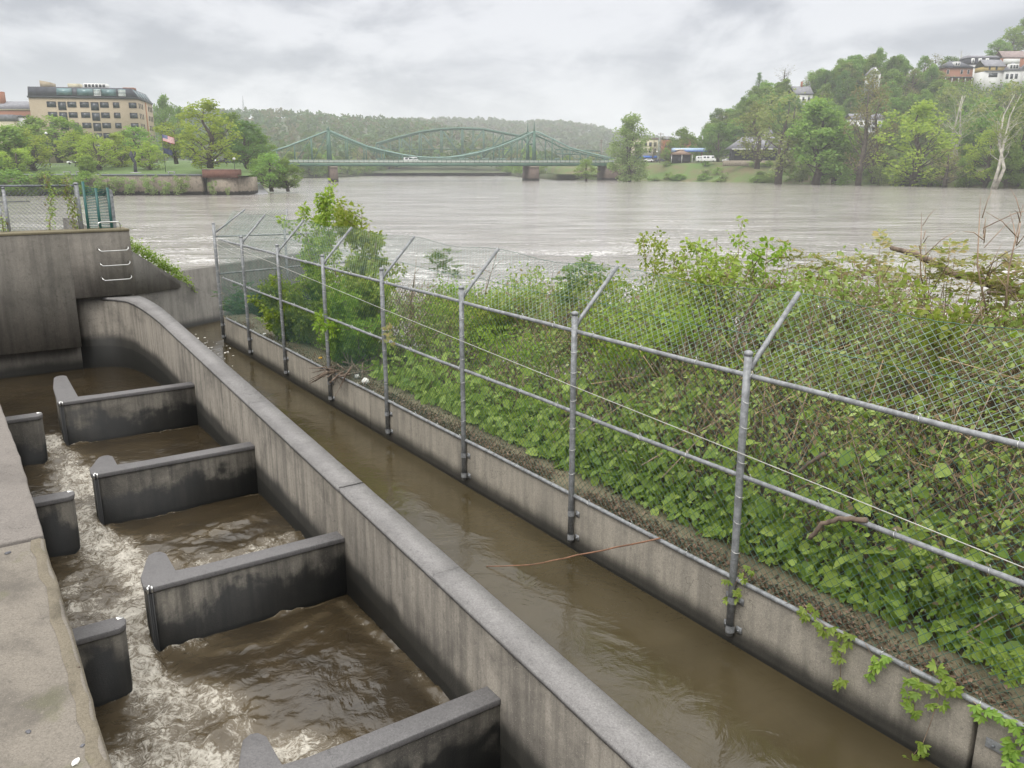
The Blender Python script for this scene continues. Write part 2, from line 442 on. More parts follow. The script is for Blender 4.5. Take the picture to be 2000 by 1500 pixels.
for i in (1, 2, 3):
    s0 = SB[i] - .575; z = ZB[i]
    poly = [(-2.62, s0), (-2.17, s0), (-2.115, s0+.05), (-2.10, s0+.11), (-2.13, s0+.165), (-2.18, s0+.185), (-2.62, s0+.185)]
    o = MB().prism(poly, 1.7, z-.05, fr).build('short_baffle', M['baf%d' % i])
    tag(o, 'short dark baffle stub at the left ledge, ' + shn[i], 'baffle', 'short baffles of the fish ladder')
    MB().prism([(t+.01, s-.012 if s < s0+.1 else s+.01) for t, s in poly], z-.05, z, fr).build('cap', M['cap'], o, bevel=.007)
    e = MB()
    e.prism([(-2.16, s0+.14), (-2.16, s0+.152), (-2.10, s0+.152), (-2.10, s0+.14)], z-.06, z+.005, fr)
    e.prism([(-2.16, s0+.165), (-2.16, s0+.177), (-2.12, s0+.177), (-2.12, s0+.165)], z-.06, z+.005, fr)
    e.build('slot_guide', M['stainless'], o)

# --- left ledge
def ledge_poly(s0, s1, n=14, j=.0):
    rs = random.Random(3); pts = []
    for k in range(n+1):
        s = s0 + (s1-s0)*k/n
        t = -2.535 - .004*max(0, s-3) - (.02 if s > 6.5 else 0)*(s-6.5) + rs.uniform(-.006, .006)
        pts.append((t, s))
    return pts
near = ledge_poly(-2.2, 4.63, 40); far = ledge_poly(4.66, 12.5, 40)
led = MB()
Lx = [(-5.5, s) for t, s in near]
wall_strip(led, Lx, near, 1.6, lambda s: zt(s))
o = led.build('ledge_wall', M['ledge'], bevel=.02)
tag(o, 'broad tan concrete ledge with a rough mossy edge along the left side of the pools', 'wall')
M['ledge_edge'] = concrete('ledge_edge', (.19, .165, .125), (.09, .082, .062), streak=0, blot=.8, moss=.5, rough=.95)
ee = MB(); rs_ = random.Random(8); ein = [(t-.075-rs_.uniform(0, .035), s) for t, s in near]
for k in range(len(near)-1):
    a0, a1, b0, b1 = ein[k], ein[k+1], near[k], near[k+1]
    h0, h1 = rs_.uniform(.004, .009), rs_.uniform(.004, .009)
    ee.add([fr(*a0, zt(a0[1])+.003), fr(*a1, zt(a1[1])+.003), fr(a1[0]+.06, a1[1], zt(a1[1])+.006), fr(a0[0]+.06, a0[1], zt(a0[1])+.006), fr(b1[0]+.006, b1[1], zt(b1[1])-.014), fr(b0[0]+.006, b0[1], zt(b0[1])-.014), fr(b1[0]+.006, b1[1], zt(b1[1])-.06), fr(b0[0]+.006, b0[1], zt(b0[1])-.06)], [(0, 1, 2, 3), (3, 2, 4, 5), (5, 4, 6, 7)])
ee.build('rough_edge', M['ledge_edge'], o)
lf = MB(); wall_strip(lf, [(-5.5, s) for t, s in far], [(t+.012, s) for t, s in far], 1.6, lambda s: zt(s)+.012)
M['slab'] = concrete('upper_slab_concrete', (.21, .19, .172), (.14, .128, .118), streak=0, blot=.5)
lf.build('upper_slab', M['slab'], o, bevel=.015)
def stone(name, px, py, r, label, mat, seed):
    c = None
    for s in np.arange(-2, 8, .01):
        q = onS(px, py, s)
        if q[2] <= zt(s): c = (s, float(np.dot(q-O0, E2))); 
        else:
            if c: break
    # search the ledge plane directly
    k = .0655; n = np.array([-k*E1[0], -k*E1[1], 1.]); p0 = P(0, 0, 3.66); r_ = ray(px, py)
    q = CAMP + r_*(np.dot(p0-CAMP, n)/np.dot(r_, n))
    rs = random.Random(seed); me = bpy.data.meshes.new(name)
    import bmesh
    bm = bmesh.new(); bmesh.ops.create_icosphere(bm, subdivisions=2, radius=1)
    for v in bm.verts:
        d = 1 + .35*(mnoise.noise(v.co*1.3 + Vector((seed, 0, 0))))
        v.co = Vector((v.co.x*d*r*1.25, v.co.y*d*r*.8, max(v.co.z*d*r*.5, -r*.3)))
    bm.to_mesh(me); bm.free(); me.materials.append(mat)
    o = link_mesh(name, me, None, q + np.array([0, 0, r*.28])); o.rotation_euler[2] = rs.uniform(0, 6)
    tag(o, label, 'stone', 'loose stones on the ledge')
stone('stone', 15, 1081, .020, 'dark stone on the ledge just below the slab joint', M['pebble'], 1)
stone('stone', 55, 1430, .016, 'flat dark stone in the middle of the ledge near the bottom', M['pebble'], 2)
stone('stone', 161, 1457, .013, 'tiny black stone on the ledge by the rough edge', M['pebble'], 3)
stone('stone', 148, 1490, .024, 'pale grey stone at the bottom edge of the picture on the ledge', M['white'], 4)
stone('stone', 153, 1304, .010, 'small rusty brown stone on the mossy ledge edge', M['drift'], 5)

# --- head wall, wing walls
hw = MB()
hw.box(-6.5, -.97, 14.38, 14.95, 3.69, 5.79, fr)
hw.box(-.97, .08, 14.38, 14.95, 4.60, 5.79, fr)
hw.box(-6.5, -.97, 14.585, 14.95, 1.6, 3.69, fr)
hw.box(-.97, .08, 14.605, 14.95, 1.6, 4.60, fr)
o = hw.build('head_wall', M['headwall'])
tag(o, 'tall stained concrete cross wall at the head of the pools, carrying the rung ladder', 'wall')
MB().box(-6.5, .088, 14.37, 14.96, 5.79, 5.835, fr).build('coping', M['walltop'], o, bevel=.01)
wa = P(16.9, .08, 0); wb = P(18.4, 2.62, 0); wd = (wb-wa)/np.linalg.norm(wb-wa); wn = np.array([-wd[1], wd[0], 0]); wl_ = np.linalg.norm(wb-wa)
def wfr(u, d, z): 
    p = wa + wd*u + wn*d
    return np.array([p[0], p[1], z])
def u_of(t): return (t-.08)/(2.62-.08)*wl_
w = MB()
prof = [(u_of(-.6), 1.6), (u_of(5), 1.6), (u_of(5), 3.3), (u_of(3.2), 3.42), (u_of(2.64), 3.77), (u_of(1.9), 4.24), (u_of(1.64), 4.37), (u_of(.57), 5.16), (u_of(-.6), 5.95)]
w.prism(prof, 0, .3, lambda u, z, d: wfr(u, d, z))
o = w.build('wing_wall', M['wing']); tag(o, 'concrete wing wall with a falling top beyond the head wall, shrub spilling over it', 'wall')
pw = MB(); pw.prism([(u_of(-.6), 4.2), (u_of(1.63), 4.2), (u_of(1.63), 4.34), (u_of(.57), 5.12), (u_of(-.6), 5.9)], -.05, -.001, lambda u, z, d: wfr(u, d, z))
pw.build('raised_panel', M['wing'], o)
w = MB(); w.box(u_of(-.5), u_of(8), 1.5, 1.8, 1.0, 4.33, wfr)
o = w.build('back_wall', M['wing']); tag(o, 'level concrete wall behind the wing wall, edging the river', 'wall')

# --- channel wall under the fence
fw = MB()
for a, b in ((-4.5, -.85), (-.82, 8.05), (8.062, 15.75)): fw.box(2.0, 2.66, a, b, 1.2, 3.78, fr)
o = fw.build('channel_wall', M['fwall'], bevel=.012); tag(o, 'low tan concrete wall with a damp foot that carries the long chain link fence', 'wall')
MB().box(2.012, 2.648, -4.48, 15.74, 3.779, 3.786, fr).build('wall_top', M['walltop'], o)

# =================================================================== water
def water_mat(name, base, deep, rough, bscale, bstr, foam=None, stretch=(1, 1, 1), foamcol=(.58, .545, .475), silt=None, bdist=.03, spec=1.):
    m, t, out = nt(name); q = N(t); p = q.pos()
    mp = q.n('ShaderNodeMapping'); mp.inputs['Scale'].default_value = stretch; q.l(p, mp.inputs[0]); pv = mp.outputs[0]
    c = q.mix(q.ramp(q.noise(pv, bscale*.25, 4, .55, 1.), .35, .65), base, deep)
    n1 = q.noise(pv, bscale, 5, .6, 1.2); n2 = q.noise(pv, bscale*.22, 4, .55, 1.5)
    h = q.math('ADD', q.math('MULTIPLY', n1, .5), n2)
    r = rough
    if foam: c, r, h = foam(q, p, pv, c, rough, h, foamcol)
    nr = q.bump(h, bstr, bdist)
    q.bsdf(out, c, r, 0., nr, spec, 1.33); return m
def ladder_foam(q, p, pv, c, r, h, fc):
    at = q.n('ShaderNodeAttribute'); at.attribute_name = 'foam'; a = at.outputs['Fac']
    f1 = q.noise(p, 11, 8, .70, 2.6); f2 = q.noise(p, 3.4, 7, .68, 2.4)
    k = q.math('ADD', q.math('MULTIPLY', f1, .65), q.math('MULTIPLY', f2, .5))
    thr = q.math('SUBTRACT', .80, q.math('MULTIPLY', a, .30))
    f = q.ramp(q.math('SUBTRACT', k, thr), -.06, .20)
    f = q.math('MULTIPLY', f, q.ramp(a, .02, .25))
    c = q.mix(q.math('MULTIPLY', a, .85), c, (.125, .097, .058))
    c = q.mix(f, c, fc)
    return c, q.math('MULTIPLY_ADD', f, .5, r), q.math('ADD', h, q.math('MULTIPLY', f, .35))
M['pool'] = water_mat('pool_water', (.042, .031, .017), (.028, .021, .012), .06, 5., .48, ladder_foam, bdist=.06)
M['chan'] = water_mat('channel_water', (.066, .052, .027), (.052, .041, .021), .06, 2.6, .35, None, bdist=.05)

def sstep(a, b, x):
    x = np.clip((x-a)/(b-a), 0, 1); return x*x*(3-2*x)
ds = .028
ss = np.arange(-2.2, 14.62, ds); ts = np.arange(-2.66, .02, ds)
T_, S_ = np.meshgrid(ts, ss)
lev = np.full_like(S_, POOL[0])
for i in range(4):
    dz = POOL[i+1] - POOL[i]; s0 = SB[i]
    main = sstep(s0+.05, s0+.11, S_); stub = sstep(s0-.52, s0-.44, S_); slot = sstep(s0-.75, s0+.45, S_)
    a = sstep(-2.13, -2.08, T_); b = sstep(-1.86, -1.80, T_)
    lev += dz*np.where(T_ < -1.95, stub*(1-a) + slot*a, slot*(1-b) + main*b)
foam = np.zeros_like(S_); amp = np.full_like(S_, .006)
def seg_d(px, py, a, b):
    ax, ay = a; bx, by = b; L2 = (bx-ax)**2 + (by-ay)**2
    u = np.clip(((px-ax)*(bx-ax) + (py-ay)*(by-ay))/L2, 0, 1)
    return np.hypot(px-ax-u*(bx-ax), py-ay-u*(by-ay)), u
def jet(pts, w0, w1, strength):
    global foam
    n = len(pts)-1
    for k in range(n):
        d, u = seg_d(S_, T_, pts[k], pts[k+1]); wd_ = w0 + (w1-w0)*(k+u)/n
        foam = np.maximum(foam, strength*np.exp(-(d/wd_)**2))
jet([(10.3, -1.98), (9.6, -1.97), (8.9, -1.85), (8.2, -1.9), (7.3, -2.0)], .18, .42, .95)
jet([(7.3, -1.98), (6.7, -1.97), (6.1, -1.8), (5.4, -1.75), (4.5, -1.98)], .2, .58, 1.15)
jet([(6.2, -1.75), (5.6, -1.3), (5.3, -.7), (5.6, -.25)], .3, .3, .8)
jet([(4.5, -1.98), (3.8, -1.97), (3.2, -1.9), (2.5, -1.95), (1.2, -2.05), (-1, -2.0)], .2, .62, 1.1)
jet([(3.8, -1.9), (3.3, -1.65), (2.6, -1.5), (2.1, -1.2)], .2, .4, .8)
jet([(2.1, -1.25), (1.9, -.7)], .1, .14, .6)
jet([(9.3, -1.6), (8.4, -1.3), (7.9, -.8)], .15, .25, .42)
jet([(6.6, -1.6), (6.2, -1.0), (6.4, -.3)], .12, .2, .45)
jet([(4.05, -1.7), (3.9, -.9), (4.1, -.3)], .05, .06, .4)
jet([(3.0, -2.35), (2.2, -2.4), (1.0, -2.4)], .15, .2, .7)
jet([(5.9, -2.3), (5.0, -2.35), (4.6, -2.3)], .15, .2, .7)
wob_ = np.array([[mnoise.noise(Vector((a*1.9, b*1.9, 4))) + .6*mnoise.noise(Vector((a*4.3, b*4.3, 9))) for a, b in zip(ra_, rb_)] for ra_, rb_ in zip(T_, S_)])
foam = np.clip(foam*(1 + .75*wob_), 0, 1)
for s0 in SB:
    lip = np.exp(-((S_-(s0-.02))/.022)**2)*(T_ > -1.82)*np.clip(.5 + .9*np.sin(T_*5+s0), .0, 1)
    foam = np.maximum(foam, .8*lip)
jet([(4.2, -.12), (3.2, -.06), (2.2, -.05)], .05, .09, .5)
amp += .085*foam
calm = sstep(10.2, 10.9, S_); amp *= (1-.92*calm); foam *= (1-calm)
mid_sw = np.exp(-((S_-3)/1.3)**2 - ((T_+.8)/.9)**2) + .8*np.exp(-((S_-5.6)/.8)**2 - ((T_+.7)/.8)**2); amp += .007*mid_sw
H = np.empty_like(S_)
for i in range(S_.shape[0]):
    for j in range(S_.shape[1]):
        v = Vector((T_[i, j], S_[i, j], 0))
        H[i, j] = mnoise.noise(v*2.6 + Vector((5, 0, 0)))*1.0 + .6*mnoise.noise(v*6.5) + .35*mnoise.noise(v*15)
Z = lev + H*amp
V = np.stack([O0[0] + E1[0]*S_ + E2[0]*T_, O0[1] + E1[1]*S_ + E2[1]*T_, Z], -1).reshape(-1, 3)
nr_, nc_ = S_.shape
idx = np.arange(nr_*nc_).reshape(nr_, nc_)
q4 = np.stack([idx[:-1, :-1], idx[:-1, 1:], idx[1:, 1:], idx[1:, :-1]], -1).reshape(-1, 4)
me = np_mesh('ladder_water', V, q4, M['pool'], True)
at = me.attributes.new('foam', 'FLOAT', 'POINT'); at.data.foreach_set('value', np.clip(foam, 0, 1).ravel().astype(np.float32))
o = link_mesh('ladder_water', me); tag(o, 'brown white-foamed water tumbling through the stepped pools', 'water', kind='structure')

cs = np.arange(-4.6, 19.2, .12); ct = np.concatenate([np.arange(.15, 2.05, .12), [2.05, 2.6, 3.4]])
T2, S2 = np.meshgrid(ct, cs)
H2 = np.array([[mnoise.noise(Vector((a*2.2, b*1.2, 0))) for a, b in zip(ra, rb)] for ra, rb in zip(T2, S2)])
V = np.stack([O0[0] + E1[0]*S2 + E2[0]*T2, O0[1] + E1[1]*S2 + E2[1]*T2, 3.205 + H2*.003], -1).reshape(-1, 3)
n1, n2 = S2.shape; idx = np.arange(n1*n2).reshape(n1, n2)
ok = ~((S2[:-1, :-1] < 15.6) & (T2[:-1, :-1] > 2.03))
q4 = np.stack([idx[:-1, :-1], idx[:-1, 1:], idx[1:, 1:], idx[1:, :-1]], -1)[ok]
o = link_mesh('channel_water', np_mesh('channel_water', V, q4, M['chan'], True)); tag(o, 'smooth brown water in the channel', 'water', kind='structure')
# froth flecks drifting at the head of the channel
rs = np.random.default_rng(4); n = 75
fs_, ft_ = 15.6 + rs.normal(size=n)*1.1, 1.35 + rs.normal(size=n)*.33
ok = (ft_ > .35) & (ft_ < 1.95) & (fs_ > 13)
pos = np.array([P(a, b, 3.213) for a, b in zip(fs_[ok], ft_[ok])])
M['froth'] = plain('froth', (.75, .73, .68), .6, 0, .1, 8)
arr = leaf_arrays(pos, np.tile([[0, 0, 1.]], (len(pos), 1)), rnd_dirs(len(pos)), rs.uniform(.02, .065, len(pos)), 'heart')
o = leaf_obj('foam_flecks', arr, M['froth']); tag(o, 'scattered white froth flecks floating at the head of the channel', 'froth', kind='stuff')

# =================================================================== rung ladder, small fixtures
o = thing('rung_ladder', P(14.37, -.24, 4.9), 'three stainless steel wall rungs with a looped grab bar on the head wall top', 'ladder')
for z in (5.45, 5.18, 4.91):
    a, b = -.475, -.005
    pts = [P(14.39, a-.02, z+.055), P(14.30, a-.02, z+.055), P(14.26, a-.015, z+.03), P(14.245, a+.02, z), P(14.245, b-.02, z), P(14.26, b+.015, z+.03), P(14.30, b+.02, z+.055), P(14.39, b+.02, z+.055)]
    MB().tube(pts, .0105, 8).build('rung', M['stainless'], o, True)
pts = [P(14.5, -.42, 5.80), P(14.5, -.42, 5.93), P(14.5, -.405, 5.955), P(14.5, -.375, 5.965), P(14.5, -.09, 5.965), P(14.5, -.06, 5.955), P(14.5, -.045, 5.93), P(14.5, -.045, 5.80)]
MB().tube(pts, .0115, 8).build('grab_bar', M['stainless'], o, True)

# =================================================================== chain link
DG = .0359
def chainlink(mb_list, L_, Hh, fn, r=.0021):
    """interlocked zigzag wires; fn(x, h) -> world point"""
    nS = int(L_/DG); nH = int(Hh/DG)
    A, B = [], []
    g = {}
    def pt(i, j):
        if (i, j) not in g: g[(i, j)] = fn(i*DG, j*DG)
        return g[(i, j)]
    for k in range(nS):
        for j in range(nH):
            i0 = k + (j % 2) if k % 2 == 0 else k + 1 - (j % 2)
            i1 = k + ((j+1) % 2) if k % 2 == 0 else k + 1 - ((j+1) % 2)
            A.append(pt(i0, j)); B.append(pt(i1, j+1))
    return tubes_np(np.array(A), np.array(B), r, 3)
PS = [-3.6, -1.5] + [1.09 + 2.1*k for k in range(7)] + [15.6]
FT = 1.965
fence = thing('chain_link_fence', P(7, 2, 3.78), 'long grey-posted chain link fence with outward-leaning arms along the channel wall', 'fence')
ncap = lambda z, r, s, t: MB().tube([P(s, t, z-.012), P(s, t, z+.008), P(s, t, z+.02), P(s, t, z+.026)], [r*1.15, r*1.15, r*.8, r*.15], 10)
for i, s in enumerate(PS):
    last = i == len(PS)-1
    zt_ = 5.64 if not last else 5.79
    jig = random.Random(i).uniform(-.008, .008)
    p = MB().tube([P(s+.01, FT, 3.30), P(s+.01+jig*.3, FT+.003, 4.1), P(s+.01+jig*.8, FT-.003, 4.9), P(s+jig+.01, FT, zt_)], .03 if not last else .034, 10).build('post', M['steel'], fence, True)
    ncap(zt_, .03, s+jig+.01, FT).build('post_cap', M['steel'], p, True)
    if not last:
        MB().tube([P(s, FT+.015, 5.52), P(s, FT+.05, 5.575), P(s, 2.47, 6.055)], .02, 8).build('arm', M['steel'], p, True)
    else:
        MB().tube([P(s, FT+.015, 5.6), P(s+.3, 2.74, 6.05)], .02, 8).build('arm', M['steel'], p, True)
    for zb in (3.62, 3.365):
        b = MB()
        for sg in (-1, 1):
            b.box(1.990, 1.998, s+sg*.033-.0 if sg > 0 else s-.09, s+.09 if sg > 0 else s-.033, zb-.03, zb+.03, fr)
        ring = [P(s + .038*math.cos(a), FT - .038*math.sin(a), zb) for a in np.linspace(-.2, math.pi+.2, 9)]
        vs = []
        for q in ring: vs += [q + np.array([0, 0, -.03]), q + np.array([0, 0, .03])]
        b.add(vs, [(2*k, 2*k+1, 2*k+3, 2*k+2) for k in range(8)])
        for sg in (-1, 1):
            c = P(s+sg*.066, 1.99, zb); b.tube([c, c - E2*.014], .009, 6)
        b.build('bracket', M['steel'], p)
    for zz in (4.05, 4.30, 4.52, 4.80, 5.08, 5.28):
        tw = MB()
        ring = [P(s + .034*math.cos(a), FT - .034*math.sin(a), zz + .012*math.sin(a+i)) for a in np.linspace(-.5, math.pi+.5, 9)]
        tw.tube(ring, .0028, 4); tw.build('tie_wire', M['stainless'], p)
s_a, s_b = PS[0], PS[-1]
def sag(s, a): return a*math.sin((s-1.09)/2.1*math.pi)**2
rr = random.Random(5)
for nm, z, t, r in (('top_rail', 5.47, 1.985, .0205), ('middle_rail', 4.665, 1.985, .0195), ('bottom_rail', 3.80, 1.988, .02)):
    pts = [P(s, t + rr.uniform(-.004, .004), z + rr.uniform(-.007, .007)) for s in np.arange(s_a, s_b+.01, 1.05)]
    o = MB().tube(pts, r, 8).build(nm, M['steel'], fence, True)
    for s in np.arange(s_a+.3, s_b, .62):
        tw = MB()
        s_ = s + rr.uniform(-.05, .05); k = rr.uniform(-.02, .02)
        tw.tube([P(s_ + k*math.sin(a), t + (r+.003)*math.cos(a), z + (r+.003)*math.sin(a)) for a in np.linspace(0, 2*math.pi, 9)] + [P(s_+.01, t, z+r+.02)], .0024, 4); tw.build('tie_wire', M['stainless'], o)
x0 = s_a; LF = 15.6 - x0
wob = lambda s, h: .006*math.sin(s*1.7+h*2) + .004*math.sin(s*4.1)
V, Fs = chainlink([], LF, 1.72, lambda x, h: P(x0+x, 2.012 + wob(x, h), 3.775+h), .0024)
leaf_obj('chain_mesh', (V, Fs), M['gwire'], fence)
def over(x, h):
    s = x0+x; u = h/.74; sg = .05*math.sin((s-1.09)/2.1*math.pi)**2
    return P(s + (.3*u if s > 15.3 else 0), 2.01 + .47*u, 5.49 + .57*u - sg*u)
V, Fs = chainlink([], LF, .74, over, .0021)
leaf_obj('overhang_mesh', (V, Fs), M['gwire_skylit'], fence)
tw = MB()
for u in (.42, .985):
    tw.tube([np.array(over(x, .74*u)) + np.array([0, 0, .004*math.sin(x*40)]) for x in np.arange(0, LF, .06)], .0026, 4)
tw.build('tension_wire', M['gwire'], fence)
# return of the fence towards the river at its far end
rp = MB().tube([P(15.75, 3.55, 3.3), P(15.75, 3.55, 5.68)], .028, 8).build('post', M['steel'], fence, True)
MB().tube([P(15.75, 3.55, 5.56), P(15.98, 3.72, 6.02)], .02, 8).build('arm', M['steel'], rp, True)
MB().tube([P(15.62, 2, 5.52), P(15.75, 3.55, 5.49), P(15.8, 5.2, 5.45)], .019, 8).build('return_rail', M['steel'], fence, True)
MB().tube([P(15.62, 2, 4.72), P(15.75, 3.55, 4.75), P(15.8, 5.2, 4.77)], .019, 8).build('return_rail', M['steel'], fence, True)
V, Fs = chainlink([], 3.1, 1.75, lambda x, h: P(15.64 + x*.06, 2.02+x, 3.75+h), .0022)
leaf_obj('return_mesh', (V, Fs), M['gwire'], fence)
V, Fs = chainlink([], 1.7, .75, lambda x, h: P(15.66 + h*.42 + x*.06, 2.05+x, 5.5+h*.72), .0022)
leaf_obj('return_mesh', (V, Fs), M['gwire'], fence)
o = MB().box(1.989, 1.998, -1.16, -.915, 3.535, 3.60, fr).build('wall_plate', M['steel'], bevel=.002); tag(o, 'galvanised flat plate with two bolts on the channel wall in the lower right corner', 'plate')
for s_ in (-.965, -1.065): MB().tube([P(s_, 1.989, 3.567), P(s_, 1.977, 3.567)], .009, 6).build('bolt', M['steel_dk'], o)
c = MB().tube([P(15.5, 1.93, 5.50), P(12.5, 1.925, 5.35), P(7.4, 1.925, 5.12), P(3.2, 1.925, 4.95), P(1.09, 1.925, 4.872), P(-1.0, 1.925, 4.79), P(-3, 1.925, 4.71)], .0034, 5).build('cable', M['rope'], None, True)
tag(c, 'thin white cable strung in front of the fence posts, falling towards the viewer', 'cable')
c = MB().tube([P(15.5, 1.925, 5.40), P(14.2, 1.925, 5.30), P(12.6, 1.93, 5.345)], .0035, 5).build('cable', M['rope'], None, True)
tag(c, 'short slack white wire at the far corner post of the fence', 'cable')

# =================================================================== small fence, gate panel and grey post on the head wall
lfence = thing('chain_link_fence', P(14.85, -2.5, 5.83), 'short rusty-railed chain link fence on top of the head wall, ivy climbing it', 'fence')
for t, zt_, r in ((-3.9, 6.6, .03), (-1.84, 6.60, .03), (-1.93, 6.45, .012), (-.665, 6.66, .042)):
    p = MB().tube([P(14.86, t, 5.5), P(14.86, t, zt_)], r, 10).build('post', M['steel'], lfence, True)
    ncap(zt_, r, 14.86, t).build('post_cap', M['steel'], p, True)
MB().tube([P(14.86, -5.2, 6.66), P(14.86, -.66, 6.625)], .02, 8).build('top_rail', M['steel_dk'], lfence, True)
MB().tube([P(14.86, -5.2, 6.35), P(14.86, -1.45, 6.36)], .008, 6).build('tension_wire', M['steel_dk'], lfence, True)
V, Fs = chainlink([], 4.4, .82, lambda x, h: P(14.885, -5.1+x, 5.82+h), .004)
leaf_obj('chain_mesh', (V, Fs), M['steel_dk'], lfence)
g = thing('gate_panel', P(14.8, -.35, 5.83), 'dark green slatted gate panel with a sloping top on the head wall', 'gate')
for t, z in ((-.55, 6.70), (-.345, 6.58), (-.145, 6.585)):
    MB().box(t-.022, t+.022, 14.79, 14.83, 5.6, z, fr).build('frame_post', M['gslat'], g)
a = MB()
for k in range(26):
    z = 5.84 + k*.03
    lo = lambda t, zz: zz - (t+.53)*.17*min(1, max(0, (zz-5.84)/.7))
    a.box(-.53, -.165, 14.80, 14.808, z, z+.0145, lambda t, s_, zz: P(s_, t, lo(t, zz)))
a.build('slats', M['gslat'], g)
o = MB().prism([(-.105-.045, 5.4), (-.105+.045, 5.4), (-.105+.045, 6.50), (-.105+.03, 6.54), (-.105, 6.555), (-.105-.03, 6.54), (-.105-.045, 6.50)], 14.80, 14.86, lambda t, z, s: P(s, t, z)).build('steel_post', M['steel'], bevel=.004)
tag(o, 'flat grey round-topped steel post beside the green gate panel', 'post')
MB().tube([P(14.79, -.07, 6.42), P(14.80, -.07, 6.42)], .018, 8).build('bolt', M['steel_dk'], o)

# =================================================================== debris
def bent(name, pts, r0, r1, mat, label, cat, n=6, jit=.0, seed=0):
    rs = random.Random(seed); q = []
    pts = [Vector(p) for p in pts]
    for a, b in zip(pts[:-1], pts[1:]):
        for k in range(5):
            v = a.lerp(b, k/5); q.append(v + Vector((rs.uniform(-jit, jit), rs.uniform(-jit, jit), rs.uniform(-jit, jit))))
    q.append(pts[-1])
    rad = [r0 + (r1-r0)*i/(len(q)-1) for i in range(len(q))]
    o = MB().tube(q, rad, n).build(name, mat, None, True); tag(o, label, cat); return o
bent('cane', [P(3.37, 1.06, 3.21), P(2.95, 1.30, 3.33), P(2.5, 1.62, 3.55), P(1.93, 1.97, 3.83)], .0045, .008, M['redtwig'], 'long thin red-brown cane arching from the wall top down into the channel', 'twig', jit=.004)
bent('stick', [P(.42, 1.94, 4.42), P(.33, 1.945, 4.56), P(.2, 1.955, 4.65), P(.02, 1.97, 4.70)], .016, .02, M['drift'], 'curved grey stick hooked over the middle rail of the fence', 'stick', jit=.006)
bent('stick', [onT(1560, 922, 2.06), onT(1580, 905, 2.05), onT(1610, 886, 2.06)], .012, .016, M['drift'], 'short dark stick caught in the mesh above the middle rail', 'stick', jit=.004)
bent('stick', [onT(1430, 692, 2.22), onT(1446, 640, 2.30), onT(1462, 605, 2.36), onT(1479, 575, 2.42)], .013, .011, M['twig'], 'dark crooked stick lodged in the leaning mesh beside the nearest arm', 'stick', jit=.006)
bent('driftwood_log', [onT(1740, 483, 6.5), onT(1790, 498, 6.3), onT(1850, 528, 6.2), onT(1960, 562, 6.0), onT(2060, 590, 5.9)], .028, .055, M['drift'], 'long dead limb sloping over the brush at the right side', 'log', jit=.02)
bent('driftwood_log', [onT(1930, 570, 6.6), onT(1985, 574, 6.6), onT(2060, 580, 6.6)], .03, .045, M['drift'], 'broken dead limb end poking in from the right edge', 'log', jit=.015)
bent('branch', [onT(1480, 560, 6.5), onT(1600, 548, 6.8), onT(1740, 532, 7)], .018, .008, M['twig'], 'thin bare branch lying almost level above the brush', 'branch', jit=.02)
pile = thing('driftwood_pile', P(8.9, 2.3, 3.79), 'heap of broken roots and twigs on the wall top against the fence', 'driftwood')
pr = random.Random(9); mb = MB()
for k in range(46):
    c = P(9.05 + pr.gauss(0, .22), 2.17 + pr.gauss(0, .16), 3.80 + abs(pr.gauss(0, .06)))
    d = Vector((pr.gauss(0, 1), pr.gauss(0, 1), pr.gauss(0, .35))).normalized()*pr.uniform(.08, .36)
    m_ = Vector(c) + Vector((pr.gauss(0, .04), pr.gauss(0, .04), pr.gauss(0, .03)+.02))
    r = pr.choice([.005, .007, .01, .018])
    mb.tube([Vector(c)-d, m_, Vector(c)+d], [r, r*.9, r*.35], 5)
for k in range(7):
    c = P(9.25, 2.0, 3.86); d = P(9.45 + pr.gauss(0, .12), 1.72 + pr.gauss(0, .08), 3.68 + pr.gauss(0, .08))
    mb.tube([c, (c+d)/2 + np.array([0, 0, .03]), d], [.02, .012, .004], 5)
mb.build('roots', M['drift'], pile, True)
def blob(name, p, r, mat, label, cat, seed=0, flat=1.):
    import bmesh
    me = bpy.data.meshes.new(name); bm = bmesh.new(); bmesh.ops.create_icosphere(bm, subdivisions=2, radius=r)
    for v in bm.verts: v.co = v.co*(1 + .18*mnoise.noise(v.co/r*1.4 + Vector((seed, 2, 1)))); v.co.z *= flat
    for f in bm.faces: f.smooth = True
    bm.to_mesh(me); bm.free(); me.materials.append(mat)
    o = link_mesh(name, me, None, p); tag(o, label, cat); return o
blob('foam_ball', P(8.85, 2.16, 3.83), .045, M['white'], 'small white foam ball on the driftwood heap', 'litter', 1)
blob('foam_lump', P(8.45, 2.12, 3.83), .062, M['white'], 'larger dirty white foam lump beside the driftwood heap', 'litter', 6)
blob('yellow_scrap', P(10.5, 2.22, 3.80), .035, M['yellow'], 'small orange-yellow scrap on the wall top', 'litter', 3, .5)
blob('white_scrap', P(13.1, 2.1, 3.80), .04, M['white'], 'tiny white scrap on the far end of the wall top', 'litter', 4, .6)
o = MB().add([onT(1163, 933, 2.62), onT(1168, 917, 2.63), onT(1173, 920, 2.60), onT(1171, 935, 2.6), onT(1166, 945, 2.6), onT(1161, 947, 2.62)], [(0, 1, 2, 3), (0, 3, 4, 5)]).build('plastic_scrap', M['blue']); tag(o, 'crumpled bright blue plastic scrap caught in the leaves by the wall', 'litter')
